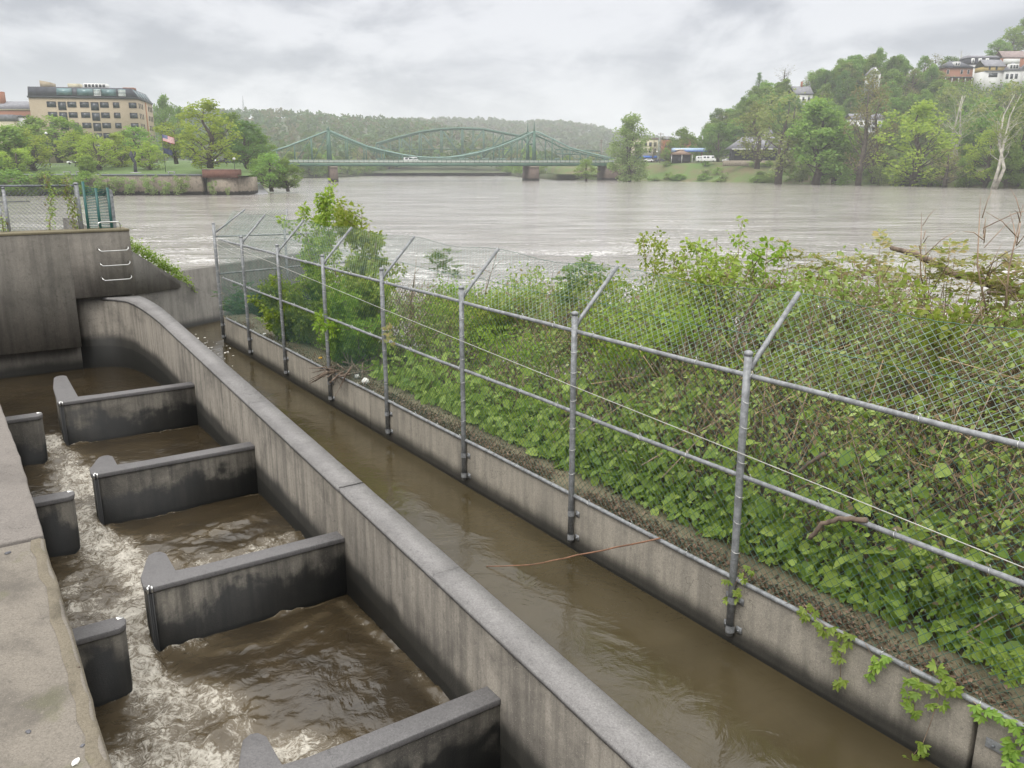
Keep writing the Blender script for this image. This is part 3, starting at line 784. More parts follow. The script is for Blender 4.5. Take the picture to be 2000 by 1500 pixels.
# leaf litter drifted against the bottom rail
n = 19000
ls = np.concatenate([RNG.uniform(-3, 8.5, n-2500), RNG.uniform(8.5, 15.4, 2500)]); lt = 2.03 + np.abs(RNG.normal(size=n))*.12
dens = np.array([mnoise.noise(Vector((s*1.3, 0, 3))) for s in ls]); keep = dens + RNG.uniform(-.3, .3, n) > -.02
far_ = RNG.uniform(size=n) < .12; lt[far_] = RNG.uniform(2.05, 2.62, far_.sum())
ls, lt = ls[keep], lt[keep]
pos = np.array([P(a, b, 3.79 + abs(random.gauss(0, .024))*max(0, 1-(b-2.03)*4)) for a, b in zip(ls, lt)])
a1 = leaf_arrays(pos, rnd_dirs(len(pos), .7), rnd_dirs(len(pos)), RNG.uniform(.015, .05, len(pos)), 'oval')
k = 380; b0 = np.array([P(random.uniform(-3, 9), 2.03+abs(random.gauss(0, .06)), 3.795+random.uniform(0, .03)) for _ in range(k)])
a2 = tubes_np(b0, b0 + rnd_dirs(k)*np.array([[1, 1, .25]])*RNG.uniform(.04, .2, (k, 1)), .0022, 3)
o = leaf_obj('leaf_litter', join_arrays([a1, a2]), M['litter']); tag(o, 'dead leaves and twigs drifted along the fence foot on the wall top', 'leaf litter', kind='stuff')
# =================================================================== riverbank and the thicket behind the fence
gs = np.arange(-9, 16.5, .5); gt = np.array([2.64, 3.0, 3.6, 4.5, 5.5, 6.5, 7.5, 8.5, 9.5, 11, 13])
gz = [3.66, 3.72, 3.85, 4.1, 4.3, 4.4, 4.1, 3.2, 1.9, .5, -.8]
V = np.array([P(s, t, z + .12*mnoise.noise(Vector((s*.8, t*.8, 0))) - (max(0, s-13.5)*.4 if t > 2.7 else 0) - np.interp(s, [5, 9], [0, .5])*max(0, min(t, 6)-2.9) + np.interp(s, [-1, 3], [.7, 0])*np.interp(t, [3, 4.5, 7, 9], [0, 1, 1, .3])) for s in gs for t, z in zip(gt, gz)])
na, nb = len(gs), len(gt); idx = np.arange(na*nb).reshape(na, nb)
q4 = np.stack([idx[:-1, :-1], idx[:-1, 1:], idx[1:, 1:], idx[1:, :-1]], -1).reshape(-1, 4)
o = link_mesh('riverbank', np_mesh('riverbank', V, q4, M['soil'])); tag(o, 'steep earth bank hidden under the brush', 'bank', kind='structure')

def zc(s, t):
    """top of the brush"""
    base = np.interp(s, [-6, 0, 2.5, 5, 7.5, 9.5, 13, 15], [5.75, 5.80, 5.70, 5.32, 4.92, 4.65, 4.55, 3.9])
    ramp = np.interp(t, [2.42, 2.75, 3.4, 4.6, 5.6, 7.2, 8.5], [-1.5, -1.05, -.62, -.05, -.15, -.75, -1.6])
    return base + ramp*np.interp(s, [-5, 9, 13], [1, 1, .7])
def bump2(s, t): return np.array([mnoise.noise(Vector((a*.9, b*.9, 7))) for a, b in zip(s, t)])
def thick(n, smin, smax, tmin, tmax, depth, dens=None):
    s = RNG.uniform(smin, smax, n); t = RNG.uniform(tmin, tmax, n)
    if dens is not None:
        k = RNG.uniform(size=n) < dens(s, t); s, t = s[k], t[k]
    z = zc(s, t) + (.42*bump2(s, t) + .22*bump2(s*2.3, t*2.3))*np.interp(t, [2.5, 3.5], [.35, 1]) - np.abs(RNG.normal(size=len(s)))*depth
    z = np.maximum(z, 3.80 - (t-2.6)*.22)
    x = O0[0] + E1[0]*s + E2[0]*t; y = O0[1] + E1[1]*s + E2[1]*t
    return np.stack([x, y, z], 1), s, t
# bare and dead stems
A, s, t = thick(17000, -7, 15, 2.75, 8.2, .34, lambda s, t: np.interp(s, [-7, 3, 6, 10, 15], [.8, .8, .6, .6, .3]))
ln = RNG.uniform(.25, 1.1, len(A)); d = rnd_dirs(len(A), 1.2)
a1 = tubes_np(A - d*ln[:, None]*.8, A + d*ln[:, None]*.34, RNG.choice([.0025, .0035, .005, .007], len(A)))
o = leaf_obj('brush_stems', a1, M['stem']); tag(o, 'tangle of brown dead stems and twigs all through the brush behind the fence', 'dead stems', kind='stuff')
A, s, t = thick(2600, -7, 9, 2.8, 7, .5, lambda s, t: np.interp(s, [-7, 1, 3, 9], [1, 1, .35, .2]))
ln = RNG.uniform(.3, 1.2, len(A)); d = rnd_dirs(len(A), .5)
a1 = tubes_np(A - d*ln[:, None]*.7, A + d*ln[:, None]*.3, RNG.choice([.003, .0045, .006], len(A)))
o = leaf_obj('straw_stems', a1, M['stem_pale']); tag(o, 'pale straw-coloured broken stalks standing in the brush on the right', 'dead stems', kind='stuff')
# small leaves
pos, s, t = thick(290000, -7, 15, 2.48, 8.6, .34, lambda s, t: np.interp(s, [-7, 0, 4, 7, 9, 15], [.9, .9, .85, .68, .52, .35])*np.clip(.62 + 1.1*np.array([mnoise.noise(Vector((a*1.5, b*1.5, 2))) for a, b in zip(s, t)]), .12, 1))
nrm = rnd_dirs(len(pos), .9)
o = leaf_obj('undergrowth', leaf_arrays(pos, nrm, rnd_dirs(len(pos), -.3), RNG.uniform(.028, .078, len(pos)), 'diamond'), L['small'])
tag(o, 'dense small-leaved green brush filling the bank behind the fence', 'undergrowth', kind='stuff')
# broad leaves close to the wall, growing in tiers on stalks
pos, s, t = thick(19000, -6.5, 9.5, 2.44, 4.4, .36, lambda s, t: np.interp(s, [-6, 3, 6, 9.5], [1, .9, .55, .25])*np.interp(t, [2.52, 3.2, 3.7, 4.4], [1, .85, .3, .1]))
kz = pos[:, 2] < 4.5 + .35*RNG.normal(size=len(pos)); pos, s, t = pos[kz], s[kz], t[kz]
nrm = rnd_dirs(len(pos), .8) - E2[None]*.35 - E1[None]*.2
dr = rnd_dirs(len(pos), -.6) - E2[None]*.5
sz = np.clip(np.exp(RNG.normal(math.log(.072), .42, len(pos))), .03, .17)
a1 = leaf_arrays(pos, nrm, dr, sz, 'heart')
o = leaf_obj('broad_leaf_undergrowth', a1, L['big'])
tag(o, 'bright green heart-shaped leaves massed along the wall behind the fence', 'undergrowth', kind='stuff')
k_ = 6800; s = RNG.uniform(-6, 9, k_); t = RNG.uniform(2.36, 2.9, k_); k2 = RNG.uniform(size=k_) < np.interp(s, [-6, 4, 9], [1, .8, .4]); s, t = s[k2], t[k2]
pos = np.array([P(a, b, c) for a, b, c in zip(s, t, 3.83 + np.abs(RNG.normal(size=len(s)))*.28*np.interp(t, [2.36, 2.7], [.25, 1]))])
o = leaf_obj('edge_undergrowth', leaf_arrays(pos, rnd_dirs(len(pos), .6) - E2[None]*.5 - E1[None]*.2, rnd_dirs(len(pos), -.6) - E2[None]*.4, np.clip(np.exp(RNG.normal(math.log(.065), .4, len(pos))), .03, .14), 'heart'), L['big'])
tag(o, 'heart-shaped green leaves spilling over the back edge of the wall top', 'undergrowth', kind='stuff')
for i in range(46):
    s_ = RNG.uniform(-3.5, 9.5) if i % 2 else RNG.uniform(3, 9.5); t_ = RNG.uniform(3.3, 5.6); z_ = zc(s_, t_) + RNG.uniform(.0, .42)
    tt = thing('leafy_shrub', P(s_, t_, z_-.7), 'light green leafy shoot cluster standing out of the brush behind the fence', 'shrub', 'leafy shoots in the brush')
    mb = MB(); pp = []
    for j in range(7):
        e_ = P(s_, t_, z_) + RNG.normal(size=3)*np.array([.24, .24, .12]); mb.tube([P(s_, t_, z_-.7), e_*.5 + P(s_, t_, z_-.4)*.5, e_], [.006, .004, .002], 4)
        pp.append(e_ + RNG.normal(size=(75, 3))*np.array([.11, .11, .10]) - np.array([0, 0, 1])*np.abs(RNG.normal(size=(75, 1)))*.12)
    mb.build('stem', M['stem'], tt, True); pp = np.concatenate(pp)
    leaf_obj('foliage', leaf_arrays(pp, rnd_dirs(len(pp), .6), rnd_dirs(len(pp), -.3), RNG.uniform(.035, .085, len(pp)), 'oval'), L[('locust', 'small', 'lime', 'small')[i % 4]], tt)
pos, s, t = thick(650, -6.5, 7, 3.2, 7, .1, lambda s, t: np.interp(s, [-6, 3, 7], [1, 1, .5]))
nrm = rnd_dirs(len(pos), .9)
clp = np.repeat(pos, 4, 0) + RNG.normal(size=(len(pos)*4, 3))*.05
o = leaf_obj('sprouting_shoots', leaf_arrays(clp, rnd_dirs(len(clp), .8), rnd_dirs(len(clp)), RNG.uniform(.04, .085, len(clp)), 'oval'), L['lime'])
tag(o, 'fresh yellow-green shoots scattered over the top of the brush', 'undergrowth', kind='stuff')

# ------------------------------------------------------------------ saplings with compound leaves
def frond(base, dr, ln, npair, lsz, droop=.25):
    """pinnate leaf: leaflets in pairs along a rachis"""
    base = np.asarray(base); dr = dr/np.linalg.norm(dr)
    sd = np.cross(dr, [0, 0, 1.]); sd /= max(np.linalg.norm(sd), 1e-6); up = np.cross(sd, dr)
    P_, N_, D_, S_ = [], [], [], []
    for k in range(npair):
        u = (k+1)/npair; c = base + dr*ln*u - np.array([0, 0, 1.])*droop*ln*u*u
        for sg in (-1, 1):
            P_.append(c); N_.append(up + RNG.normal(size=3)*.25); D_.append(sd*sg + dr*.45 + np.array([0, 0, -.25])); S_.append(lsz*(1-.35*abs(u-.5)))
    P_.append(base + dr*ln - np.array([0, 0, 1.])*droop*ln); N_.append(up); D_.append(dr); S_.append(lsz)
    return P_, N_, D_, S_
def sapling(name, foot, tips, mat, label, cat, fr_len=.22, npair=5, lsz=.055, per=7, group=None, spread=.35, stem_r=.012, along=.5):
    """foot: ground point; tips: list of shoot end points; fronds set round the upper part of each shoot"""
    t = thing(name, foot, label, cat, group)
    mb = MB(); Ps, Ns, Ds, Ss = [], [], [], []
    foot = np.asarray(foot, float)
    for tip in tips:
        tip = np.asarray(tip, float); mid = (foot + tip)/2 + RNG.normal(size=3)*.08
        pts = [foot, mid*.5 + foot*.5, mid, (mid+tip)/2 + RNG.normal(size=3)*.03, tip]
        mb.tube(pts, [stem_r, stem_r*.85, stem_r*.7, stem_r*.5, stem_r*.25], 5)
        for k in range(per):
            u = 1 - along*(k/per)**1.1*RNG.uniform(.8, 1.2)
            u = min(max(u, .1), 1)
            b = mid + (tip-mid)*(u-.5)*2 if u > .5 else foot + (mid-foot)*u*2
            az = RNG.uniform(0, 2*math.pi); d = np.array([math.cos(az), math.sin(az), RNG.uniform(.0, .8)])
            f = frond(b, d, fr_len*RNG.uniform(.6, 1.15), npair, lsz*RNG.uniform(.8, 1.2))
            for a_, b_ in zip((Ps, Ns, Ds, Ss), f): a_ += b_
    mb.build('stem', M['stem'], t, True)
    leaf_obj('foliage', leaf_arrays(np.array(Ps), np.array(Ns), np.array(Ds), np.array(Ss), 'slim'), mat, t)
    return t
def T(px, py, t): return onT(px, py, t)
# the tall lime green clump by the far bays of the fence
def fluffy(name, foot, tips, mat, label, n_side=6, per=120, rad=.16, lsz=.07, frm=.25):
    t = thing(name, foot, label, 'sapling'); mb = MB(); Ps, Ds = [], []; foot = np.asarray(foot, float); shoots = []
    for tp in tips:
        tp = np.asarray(tp, float); shoots.append((foot, tp))
        mb.tube([foot, foot*.5+tp*.5 + RNG.normal(size=3)*.06, tp], [.016, .011, .003], 5)
        for k in range(n_side):
            u = RNG.uniform(.25, .95); b = foot*(1-u) + tp*u; e_ = b + RNG.normal(size=3)*np.array([.26, .26, .12]) + np.array([0, 0, .22])
            mb.tube([b, (b+e_)/2 + np.array([0, 0, -.02]), e_], [.006, .004, .0015], 4); shoots.append((b, e_))
    for a_, b_ in shoots:
        u = RNG.uniform(frm if a_ is foot else 0, 1.02, per)[:, None]; c = a_ + (b_-a_)*u
        d = RNG.normal(size=(per, 3)); d = unit(d); r_ = rad*RNG.uniform(.1, 1, (per, 1))**.7*(1.15-.75*u)
        Ps.append(c + d*r_); Ds.append(d + np.array([0, 0, -.45]))
    pos = np.concatenate(Ps); dr = np.concatenate(Ds)
    mb.build('stem', M['stem'], t, True)
    leaf_obj('foliage', leaf_arrays(pos, rnd_dirs(len(pos), .55), dr, lsz*RNG.uniform(.55, 1.3, len(pos)), 'diamond'), mat, t); return t
def clump(name, foot, tips, mat, label, n_side=4, **kw):
    if name != 'dark_shrub': return fluffy(name, foot, tips, mat, label, n_side=12, per=130, rad=.17, lsz=.075)
    allt = []
    for tp in tips:
        tp = np.asarray(tp, float); allt.append(tp)
        for k in range(n_side):
            u = RNG.uniform(.35, .92); b = np.asarray(foot)*(1-u) + tp*u
            allt.append(b + RNG.normal(size=3)*np.array([.22, .22, .14]) + np.array([0, 0, .08]))
    return sapling(name, foot, allt, mat, label, 'sapling', **kw)
clump('locust_sapling', P(11.6, 2.95, 3.4), [T(632, 392, 3.0), T(588, 410, 2.9), T(612, 420, 3.1), T(596, 470, 2.8)], L['locust'], 'tallest yellow-green feathery sapling rising above the far fence arms, left of its twin', n_side=13, per=16, lsz=.075, fr_len=.24, along=.6)
clump('locust_sapling', P(10.7, 3.05, 3.4), [T(672, 402, 3.1), T(706, 408, 3.2), T(735, 470, 3.2), T(722, 438, 3.2)], L['locust'], 'feathery yellow-green sapling with two crowns just right of the tallest one', n_side=14, per=16, lsz=.075, fr_len=.24, along=.6)
clump('locust_sapling', P(9.9, 2.9, 3.5), [T(700, 560, 2.8), T(690, 500, 2.9), T(650, 560, 2.75), T(740, 540, 3.0)], L['locust'], 'leafy green sapling in front of the two tall ones, against the mesh', n_side=13, per=14, lsz=.07, fr_len=.24, along=.75)
clump('box_elder_sapling', P(12.6, 2.5, 3.5), [T(540, 530, 2.3), T(522, 575, 2.15), T(575, 560, 2.3), T(545, 620, 2.1), T(600, 620, 2.3)], L['lime'], 'low bright lime sapling leaning through the mesh near the far corner', n_side=10, per=12, lsz=.08, fr_len=.2, npair=3, along=.7)
clump('box_elder_sapling', P(10.2, 2.6, 3.6), [T(665, 580, 2.2), T(650, 640, 2.1), T(700, 640, 2.3)], L['lime'], 'lime green shoots pressed against the mesh beside the fourth post from the far corner', n_side=9, per=12, lsz=.075, fr_len=.2, npair=3, along=.7)
clump('dark_shrub', P(16.2, 3.0, 3.2), [onS(470, 560, 16.3), onS(500, 580, 16.3), onS(448, 590, 16.2), onS(520, 560, 16.4), onS(485, 610, 16.1)], L['dark'], 'dark bluish-green shrub behind the far corner of the fence', n_side=16, per=16, lsz=.1, fr_len=.22, along=.85)
clump('dark_shrub', P(10.4, 3.8, 3.0), [T(735, 640, 3.4), T(700, 690, 3.1), T(760, 690, 3.3), T(650, 680, 3.2), T(600, 650, 3.4)], L['dark'], 'deep green bush low down behind the lime saplings', n_side=14, per=12, lsz=.07, fr_len=.22, along=.9)
# slender tufted saplings over the river
tuft = [
 ([(868, 490), (850, 500), (880, 520)], 4.6, 'dark', 'slim sapling with drooping dark leaf tufts standing alone over the water left of centre'),
 ([(1142, 505), (1105, 525), (1165, 530), (1120, 560)], 4.6, 'dark', 'slim sapling with palm-like tufts left of the second nearest fence arm'),
 ([(1255, 455), (1300, 470), (1280, 500), (1320, 490)], 5.6, 'locust', 'feathery light green sapling, leftmost of the row over the river right of centre'),
 ([(1450, 432), (1400, 465), (1420, 490), (1380, 470)], 5.6, 'locust', 'leaning feathery sapling with the highest tip of the middle row'),
 ([(1500, 470), (1470, 510), (1520, 520), (1495, 540)], 5.2, 'lime', 'bright lime sapling beside the top of the nearest fence arm'),
 ([(1545, 480), (1575, 490), (1560, 520)], 5.8, 'bronze', 'bronze-tinted tufted sapling just right of the nearest fence arm'),
 ([(1615, 515), (1640, 505), (1600, 540)], 6.0, 'bronze', 'small bronze sapling between the nearest arm and the tall tufted ones'),
 ([(1720, 470), (1670, 500), (1735, 520), (1700, 510)], 6.0, 'bronze', 'tall bronze and green tufted sapling in front of the dead limb'),
 ([(1765, 500), (1755, 530)], 5.6, 'bronze', 'short bronze tufted sapling under the dead limb'),
 ([(1855, 480), (1820, 500), (1865, 500), (1845, 530)], 5.6, 'bronze', 'green and bronze tufted sapling, second from the right edge'),
 ([(1905, 510), (1950, 500), (1930, 530), (1890, 540)], 5.4, 'bronze', 'wide bronze-tipped tufted sapling near the right edge'),
 ([(1990, 500), (2010, 540), (1975, 555)], 5.2, 'bronze', 'tufted sapling cut off by the right edge of the picture'),
 ([(1845, 590), (1835, 620), (1860, 610)], 4.2, 'locust', 'short dense green sapling in front of the bronze ones on the right'),
]
for pts, t, mt, lab in tuft:
    tp = [T(x, y, t) for x, y in pts]
    f = np.mean(tp, 0); q = f - O0; s_, t_ = float(np.dot(q, E1)), float(np.dot(q, E2))
    if mt in ('locust', 'lime'):
        fluffy('locust_sapling', P(s_ + RNG.normal()*.1, t_-.1, 3.6), tp, L[mt], lab, n_side=5, per=70, rad=.12, lsz=.065, frm=.55); continue
    nf = dict(bronze=9, dark=9, locust=12, lime=12)[mt]
    o = sapling('tufted_sapling' if mt in ('bronze', 'dark') else 'locust_sapling', P(s_ + RNG.normal()*.1, t_-.1, 3.3), tp, L['tuft' if mt == 'dark' else mt], lab, 'sapling', fr_len=.26 if mt in ('bronze', 'dark') else .2, npair=6, lsz=.085 if mt in ('bronze', 'dark') else .07, per=16 if mt == 'dark' else 9 if mt == 'bronze' else nf*4, along=.13 if mt in ('bronze', 'dark') else .6, stem_r=.011)
# bare saplings
def bare(name, foot, tip, lab, n=8):
    rs = random.Random(n); mb = MB(); foot = Vector(foot); tip = Vector(tip)
    mb.tube([foot, foot.lerp(tip, .5) + Vector((rs.gauss(0, .05), rs.gauss(0, .05), 0)), tip], [.012, .008, .002], 5)
    for k in range(n):
        u = rs.uniform(.3, .95); b = foot.lerp(tip, u); e = b + Vector((rs.gauss(0, .28), rs.gauss(0, .28), rs.uniform(.1, .45)))*(1.1-u*.6)
        mb.tube([b, b.lerp(e, .5) + Vector((0, 0, .03)), e], [.005, .004, .0015], 4)
    o = mb.build(name, M['stem'], None, True); return tag(o, lab, 'sapling')
bare('bare_sapling', T(1815, 640, 5.6), T(1800, 415, 5.6), 'leafless twiggy sapling rising highest right of centre, left of the dead limb', 9)
bare('bare_sapling', T(1935, 650, 5.2), T(1915, 385, 5.2), 'leafless forked sapling near the right edge, tallest there', 12)
bare('bare_sapling', T(1960, 640, 4.8), T(1998, 400, 4.8), 'leafless sapling at the very right edge', 10)
bare('bare_sapling', T(930, 640, 4.4), T(975, 480, 4.6), 'leafless thin sapling by the third nearest fence arm', 7)
bare('bare_sapling', T(800, 620, 4.2), T(815, 500, 4.4), 'leafless thin sapling right of the feathery clump', 7)
bare('bare_sapling', T(820, 640, 3.8), T(790, 560, 3.8), 'short leafless bush stem behind the fourth nearest post', 11)

# ------------------------------------------------------------------ creepers
def creeper(stems, clusters, lab, off=1.955, mat='creeper', lsz=.055, name='creeper'):
    base = onT(*stems[0], off); t = thing(name, base, lab, 'creeper')
    mb = MB()
    pts = [onT(x, y, off) + np.array([0, 0, RNG.normal()*.004]) for x, y in stems]; mb.tube(pts, .0028, 4); mb.build('stem', M['stem'], t, True)
    Ps, Ns, Ds, Ss = [], [], [], []
    for x, y in [(x + RNG.normal()*5*q_, y + RNG.normal()*6*q_) for x, y in clusters for q_ in (0, 1)]:
        c = onT(x, y, off - .03 + RNG.normal()*.015); n = -E2*.75 - E1*.55 + np.array([0, 0, .6]) + RNG.normal(size=3)*.3; n /= np.linalg.norm(n)
        dn = np.array([0, 0, -1.]) + RNG.normal(size=3)*.45; dn -= n*np.dot(dn, n); dn /= np.linalg.norm(dn); sd = np.cross(n, dn)
        for a in (-1.25, -.62, 0, .62, 1.25):
            Ps.append(c); Ns.append(n + RNG.normal(size=3)*.18); Ds.append(dn*math.cos(a) + sd*math.sin(a)); Ss.append(lsz*(1.1 - .25*abs(a))*RNG.uniform(.8, 1.2))
    leaf_obj('leaves', leaf_arrays(np.array(Ps), np.array(Ns), np.array(Ds), np.array(Ss), 'slim'), L[mat], t)
creeper([(1570, 1180), (1590, 1205), (1625, 1230), (1650, 1238), (1642, 1290), (1641, 1340)], [(1563, 1192), (1572, 1205), (1590, 1196), (1600, 1215), (1612, 1235), (1625, 1225), (1642, 1238), (1655, 1236), (1638, 1262), (1652, 1268), (1645, 1285), (1632, 1285), (1635, 1335), (1648, 1328)], 'green creeper with the longest dangling strand right of the nearest post')
creeper([(1690, 1255), (1705, 1285), (1700, 1320)], [(1703, 1283), (1718, 1292), (1728, 1285), (1698, 1315), (1710, 1300)], 'short green creeper tuft on the wall between two longer creepers')
creeper([(1775, 1300), (1785, 1340), (1785, 1390)], [(1778, 1325), (1795, 1335), (1770, 1350), (1790, 1352), (1805, 1338), (1778, 1382), (1790, 1388)], 'green creeper with a single low leaf hanging above the wall joint')
creeper([(1835, 1320), (1838, 1350), (1828, 1380), (1815, 1420), (1803, 1450), (1780, 1480), (1770, 1500)], [(1828, 1300), (1835, 1335), (1845, 1325), (1858, 1330), (1866, 1345), (1855, 1350), (1832, 1345), (1820, 1375), (1840, 1378), (1795, 1448), (1805, 1455), (1772, 1478), (1782, 1482)], 'creeper with brown withered stem trailing down to the water by the wall joint')
creeper([(1900, 1370), (1925, 1390), (1955, 1405), (1985, 1430), (2000, 1470)], [(1905, 1378), (1915, 1395), (1925, 1390), (1955, 1400), (1970, 1410), (1985, 1420), (1990, 1440), (1975, 1450), (1968, 1470), (1985, 1465), (2000, 1455), (1995, 1490), (1978, 1490), (2005, 1420), (1962, 1440), (1972, 1488)], 'bright thick creeper over the wall plate in the bottom right corner')
creeper([(1890, 1240), (1930, 1265), (1960, 1285), (1995, 1300)], [(1895, 1250), (1920, 1268), (1935, 1262), (1955, 1275), (1968, 1290), (1950, 1310), (1980, 1300), (1995, 1290), (1988, 1318), (1975, 1330), (2003, 1310), (1990, 1275), (1945, 1290)], 'bright creeper climbing through the mesh at the right edge above the bottom rail', off=2.10)
creeper([(1440, 1175), (1430, 1150), (1455, 1110)], [(1438, 1152), (1445, 1160), (1460, 1105), (1468, 1115), (1452, 1125), (1420, 1165), (1415, 1132)], 'sparse yellow-green creeper wound round the foot of the nearest post', lsz=.045)
creeper([(770, 655), (760, 640)], [(752, 640), (760, 650), (768, 660), (755, 665), (764, 635), (748, 652)], 'small rust-tinted leaf tuft caught on the fifth post from the far corner', mat='bronze', off=1.93, lsz=.06)
# ivy on the small fence and the shrub spilling over the wing wall
def ivy(name, pts, n, rad, mat, lab, lsz=.05, cat='ivy', s=14.84):
    base = onS(*pts[0], s); t = thing(name, base, lab, cat)
    q = [onS(x, y, s) for x, y in pts]; MB().tube(q, .006, 5).build('stem', M['stem'], t, True)
    k = RNG.uniform(0, len(q)-1.001, n); i = k.astype(int); q = np.array(q)
    pos = q[i] + (q[i+1]-q[i])*(k-i)[:, None] + RNG.normal(size=(n, 3))*rad*np.array([[1, .5, 1]])
    leaf_obj('leaves', leaf_arrays(pos, rnd_dirs(n, .5) - E1[None]*.5, rnd_dirs(n, -.5), RNG.uniform(.6, 1.2, n)*lsz, 'oval'), L[mat], t)
ivy('ivy', [(98, 452), (97, 430), (104, 410), (98, 395), (107, 375), (92, 358), (86, 340)], 230, .045, 'small', 'ivy strand climbing the middle of the small fence, tip above the rail', .055)
ivy('ivy', [(148, 452), (143, 425), (148, 405), (135, 390), (127, 372), (132, 352)], 260, .05, 'small', 'thicker ivy strand beside the capped steel post of the small fence', .055)
ivy('ivy', [(8, 455), (6, 440), (2, 420)], 70, .04, 'small', 'little ivy tuft at the left edge of the small fence', .05)
sb = thing('spilling_shrub', wfr(u_of(1.0), .2, 4.9), 'bright green low shrub spilling over the sloping top of the wing wall', 'shrub')
n = 2600; u = RNG.uniform(0, 1, n); ex = RNG.normal(size=(n, 3))
prof_u = np.interp(u, [0, 1], [u_of(.35), u_of(2.05)]); prof_z = np.interp(prof_u, [u_of(.35), u_of(.57), u_of(1.64), u_of(1.9), u_of(2.05)], [5.52, 5.30, 4.52, 4.25, 4.0])
wdt = np.interp(u, [0, .1, .5, .9, 1], [.10, .15, .17, .13, .08])
pos = np.array([wfr(a, .12 + e[1]*.1, z + e[2]*w*.62 + .04) for a, z, w, e in zip(prof_u, prof_z, wdt, ex)])
leaf_obj('foliage', leaf_arrays(pos, rnd_dirs(n, .9), rnd_dirs(n, -.2), RNG.uniform(.03, .075, n), 'diamond'), L['creeper'], sb)
mb = MB()
for k in range(14):
    a = RNG.uniform(u_of(.4), u_of(1.9)); z = np.interp(a, [u_of(.35), u_of(1.9)], [5.3, 4.2]); mb.tube([wfr(a, .2, z-.15), wfr(a+.1, .12, z+.12)], [.006, .002], 4)
mb.build('stem', M['stem'], sb, True)
# =================================================================== river, far land
def river_foam(q, p, pv, c, r, h, fc):
    m1 = q.noise(p, .06, 4, .55, 1.5, (.5, 1, 1)); m2 = q.noise(p, 1.0, 8, .72, 3.2, (.6, 1, 1)); m3 = q.noise(p, .22, 5, .62, 2.5, (.45, 1, 1))
    k = q.math('ADD', q.math('MULTIPLY', m2, .5), q.math('ADD', q.math('MULTIPLY', m3, .25), q.math('MULTIPLY', m1, .25)))
    y = q.n('ShaderNodeSeparateXYZ'); q.l(p, y.inputs[0])
    nearby = q.ramp(y.outputs['Y'], 35, 130, -.028, .03)
    f = q.ramp(q.math('SUBTRACT', k, nearby), .53, .62)
    c = q.mix(q.math('MULTIPLY', f, .8), c, fc)
    return c, q.math('MULTIPLY_ADD', f, .3, r), h
M['river'] = water_mat('river_water', (.34, .318, .294), (.225, .203, .18), .13, .5, .85, river_foam, (.42, 1., 1.), (.74, .72, .70), bdist=.6, spec=1.)
xs = np.concatenate([np.linspace(-2600, -120, 12), np.linspace(-100, 100, 21), np.linspace(120, 2600, 12)])
ys = np.concatenate([np.linspace(-40, 120, 33), np.linspace(140, 3000, 20)])
X, Y = np.meshgrid(xs, ys); idx = np.arange(X.size).reshape(X.shape)
q4 = np.stack([idx[:-1, :-1], idx[:-1, 1:], idx[1:, 1:], idx[1:, :-1]], -1).reshape(-1, 4)
o = link_mesh('river', np_mesh('river', np.stack([X, Y, 0*X], -1).reshape(-1, 3), q4, M['river'])); tag(o, 'wide swollen grey-brown river', 'water', kind='structure')

def groundmat(name, a, b, sc=.15):
    m, t, out = nt(name); q = N(t); p = q.pos()
    c = q.mix(q.ramp(q.noise(p, sc, 6, .65), .35, .65), a, b)
    c = q.mix(q.ramp(q.noise(p, sc*9, 5, .7), .5, .75, 0, .6), c, tuple(x*.5 for x in a))
    q.bsdf(out, c, .95, 0, q.bump(q.noise(p, sc*20, 4), .5, .3)); return m
M['grass'] = groundmat('park_grass', (.075, .13, .03), (.10, .16, .04), .3)
M['bankgrass'] = groundmat('bank_grass', (.085, .15, .03), (.13, .11, .055), .12)
M['forestfloor'] = groundmat('forest_floor', (.05, .075, .025), (.08, .09, .04), .08)
M['asphalt'] = plain('asphalt', (.10, .10, .10), .9, 0, .2, 1.)
M['ramp'] = plain('ramp_concrete', (.34, .34, .35), .85, 0, .15, .5)

def sheet(name, rows, mat, label, cat, kind='structure', smooth=True):
    V = np.array(rows, float); a, b = V.shape[:2]; idx = np.arange(a*b).reshape(a, b)
    q4 = np.stack([idx[:-1, :-1], idx[:-1, 1:], idx[1:, 1:], idx[1:, :-1]], -1).reshape(-1, 4)
    return tag(link_mesh(name, np_mesh(name, V.reshape(-1, 3), q4, mat, smooth)), label, cat, kind=kind)
def gz(px, Y, py):  return W(px, py, Y)[2]

# right bank: water line, slope, road, wooded hill
RB_px = [1188, 1240, 1320, 1400, 1480, 1560, 1640, 1700, 1780, 1860, 1940, 2040, 2200, 2500]
RB_wy = [351.5, 353, 354.5, 355.5, 357, 358.5, 360, 361, 363, 365, 367, 370, 376, 390]
HILL_py = [322, 322, 320, 262, 215, 202, 175, 158, 170, 168, 160, 148, 120, 80]
def hill_row(px, wy, hp):
    w = atz(px, wy, 0); Yw = w[1]; pts = []
    ux = (px-1000)/F
    def at(Y, z):
        X_ = w[0] + (Y-Yw)*w[0]/Yw
        return (X_, Y, z)
    Yr = 475.; zr = max(9.0, gz(px, Yr, hp))
    pts += [at(Yw-12, -1.5), at(Yw-1, -.05), at(Yw+3, .9), at(Yw+9, 3.2), at(Yw+16, 6.6), at(Yw+20, 7.6), at(Yw+24, 8.0), at(Yw+50, 8.2)]
    Yb = max(Yw+62, 378)
    for k in range(9):
        u = k/8; v = u*u*(3-2*u)
        pts.append(at(Yb + (Yr-Yb)*u, 8.4 + (zr-8.4)*v))
    up = .22 if px > 1850 else .02
    pts += [at(Yr+40, zr + 40*up), at(Yr+120, zr+90*up), at(Yr+300, zr+60*up - 20), at(Yr+600, 0)]
    return pts
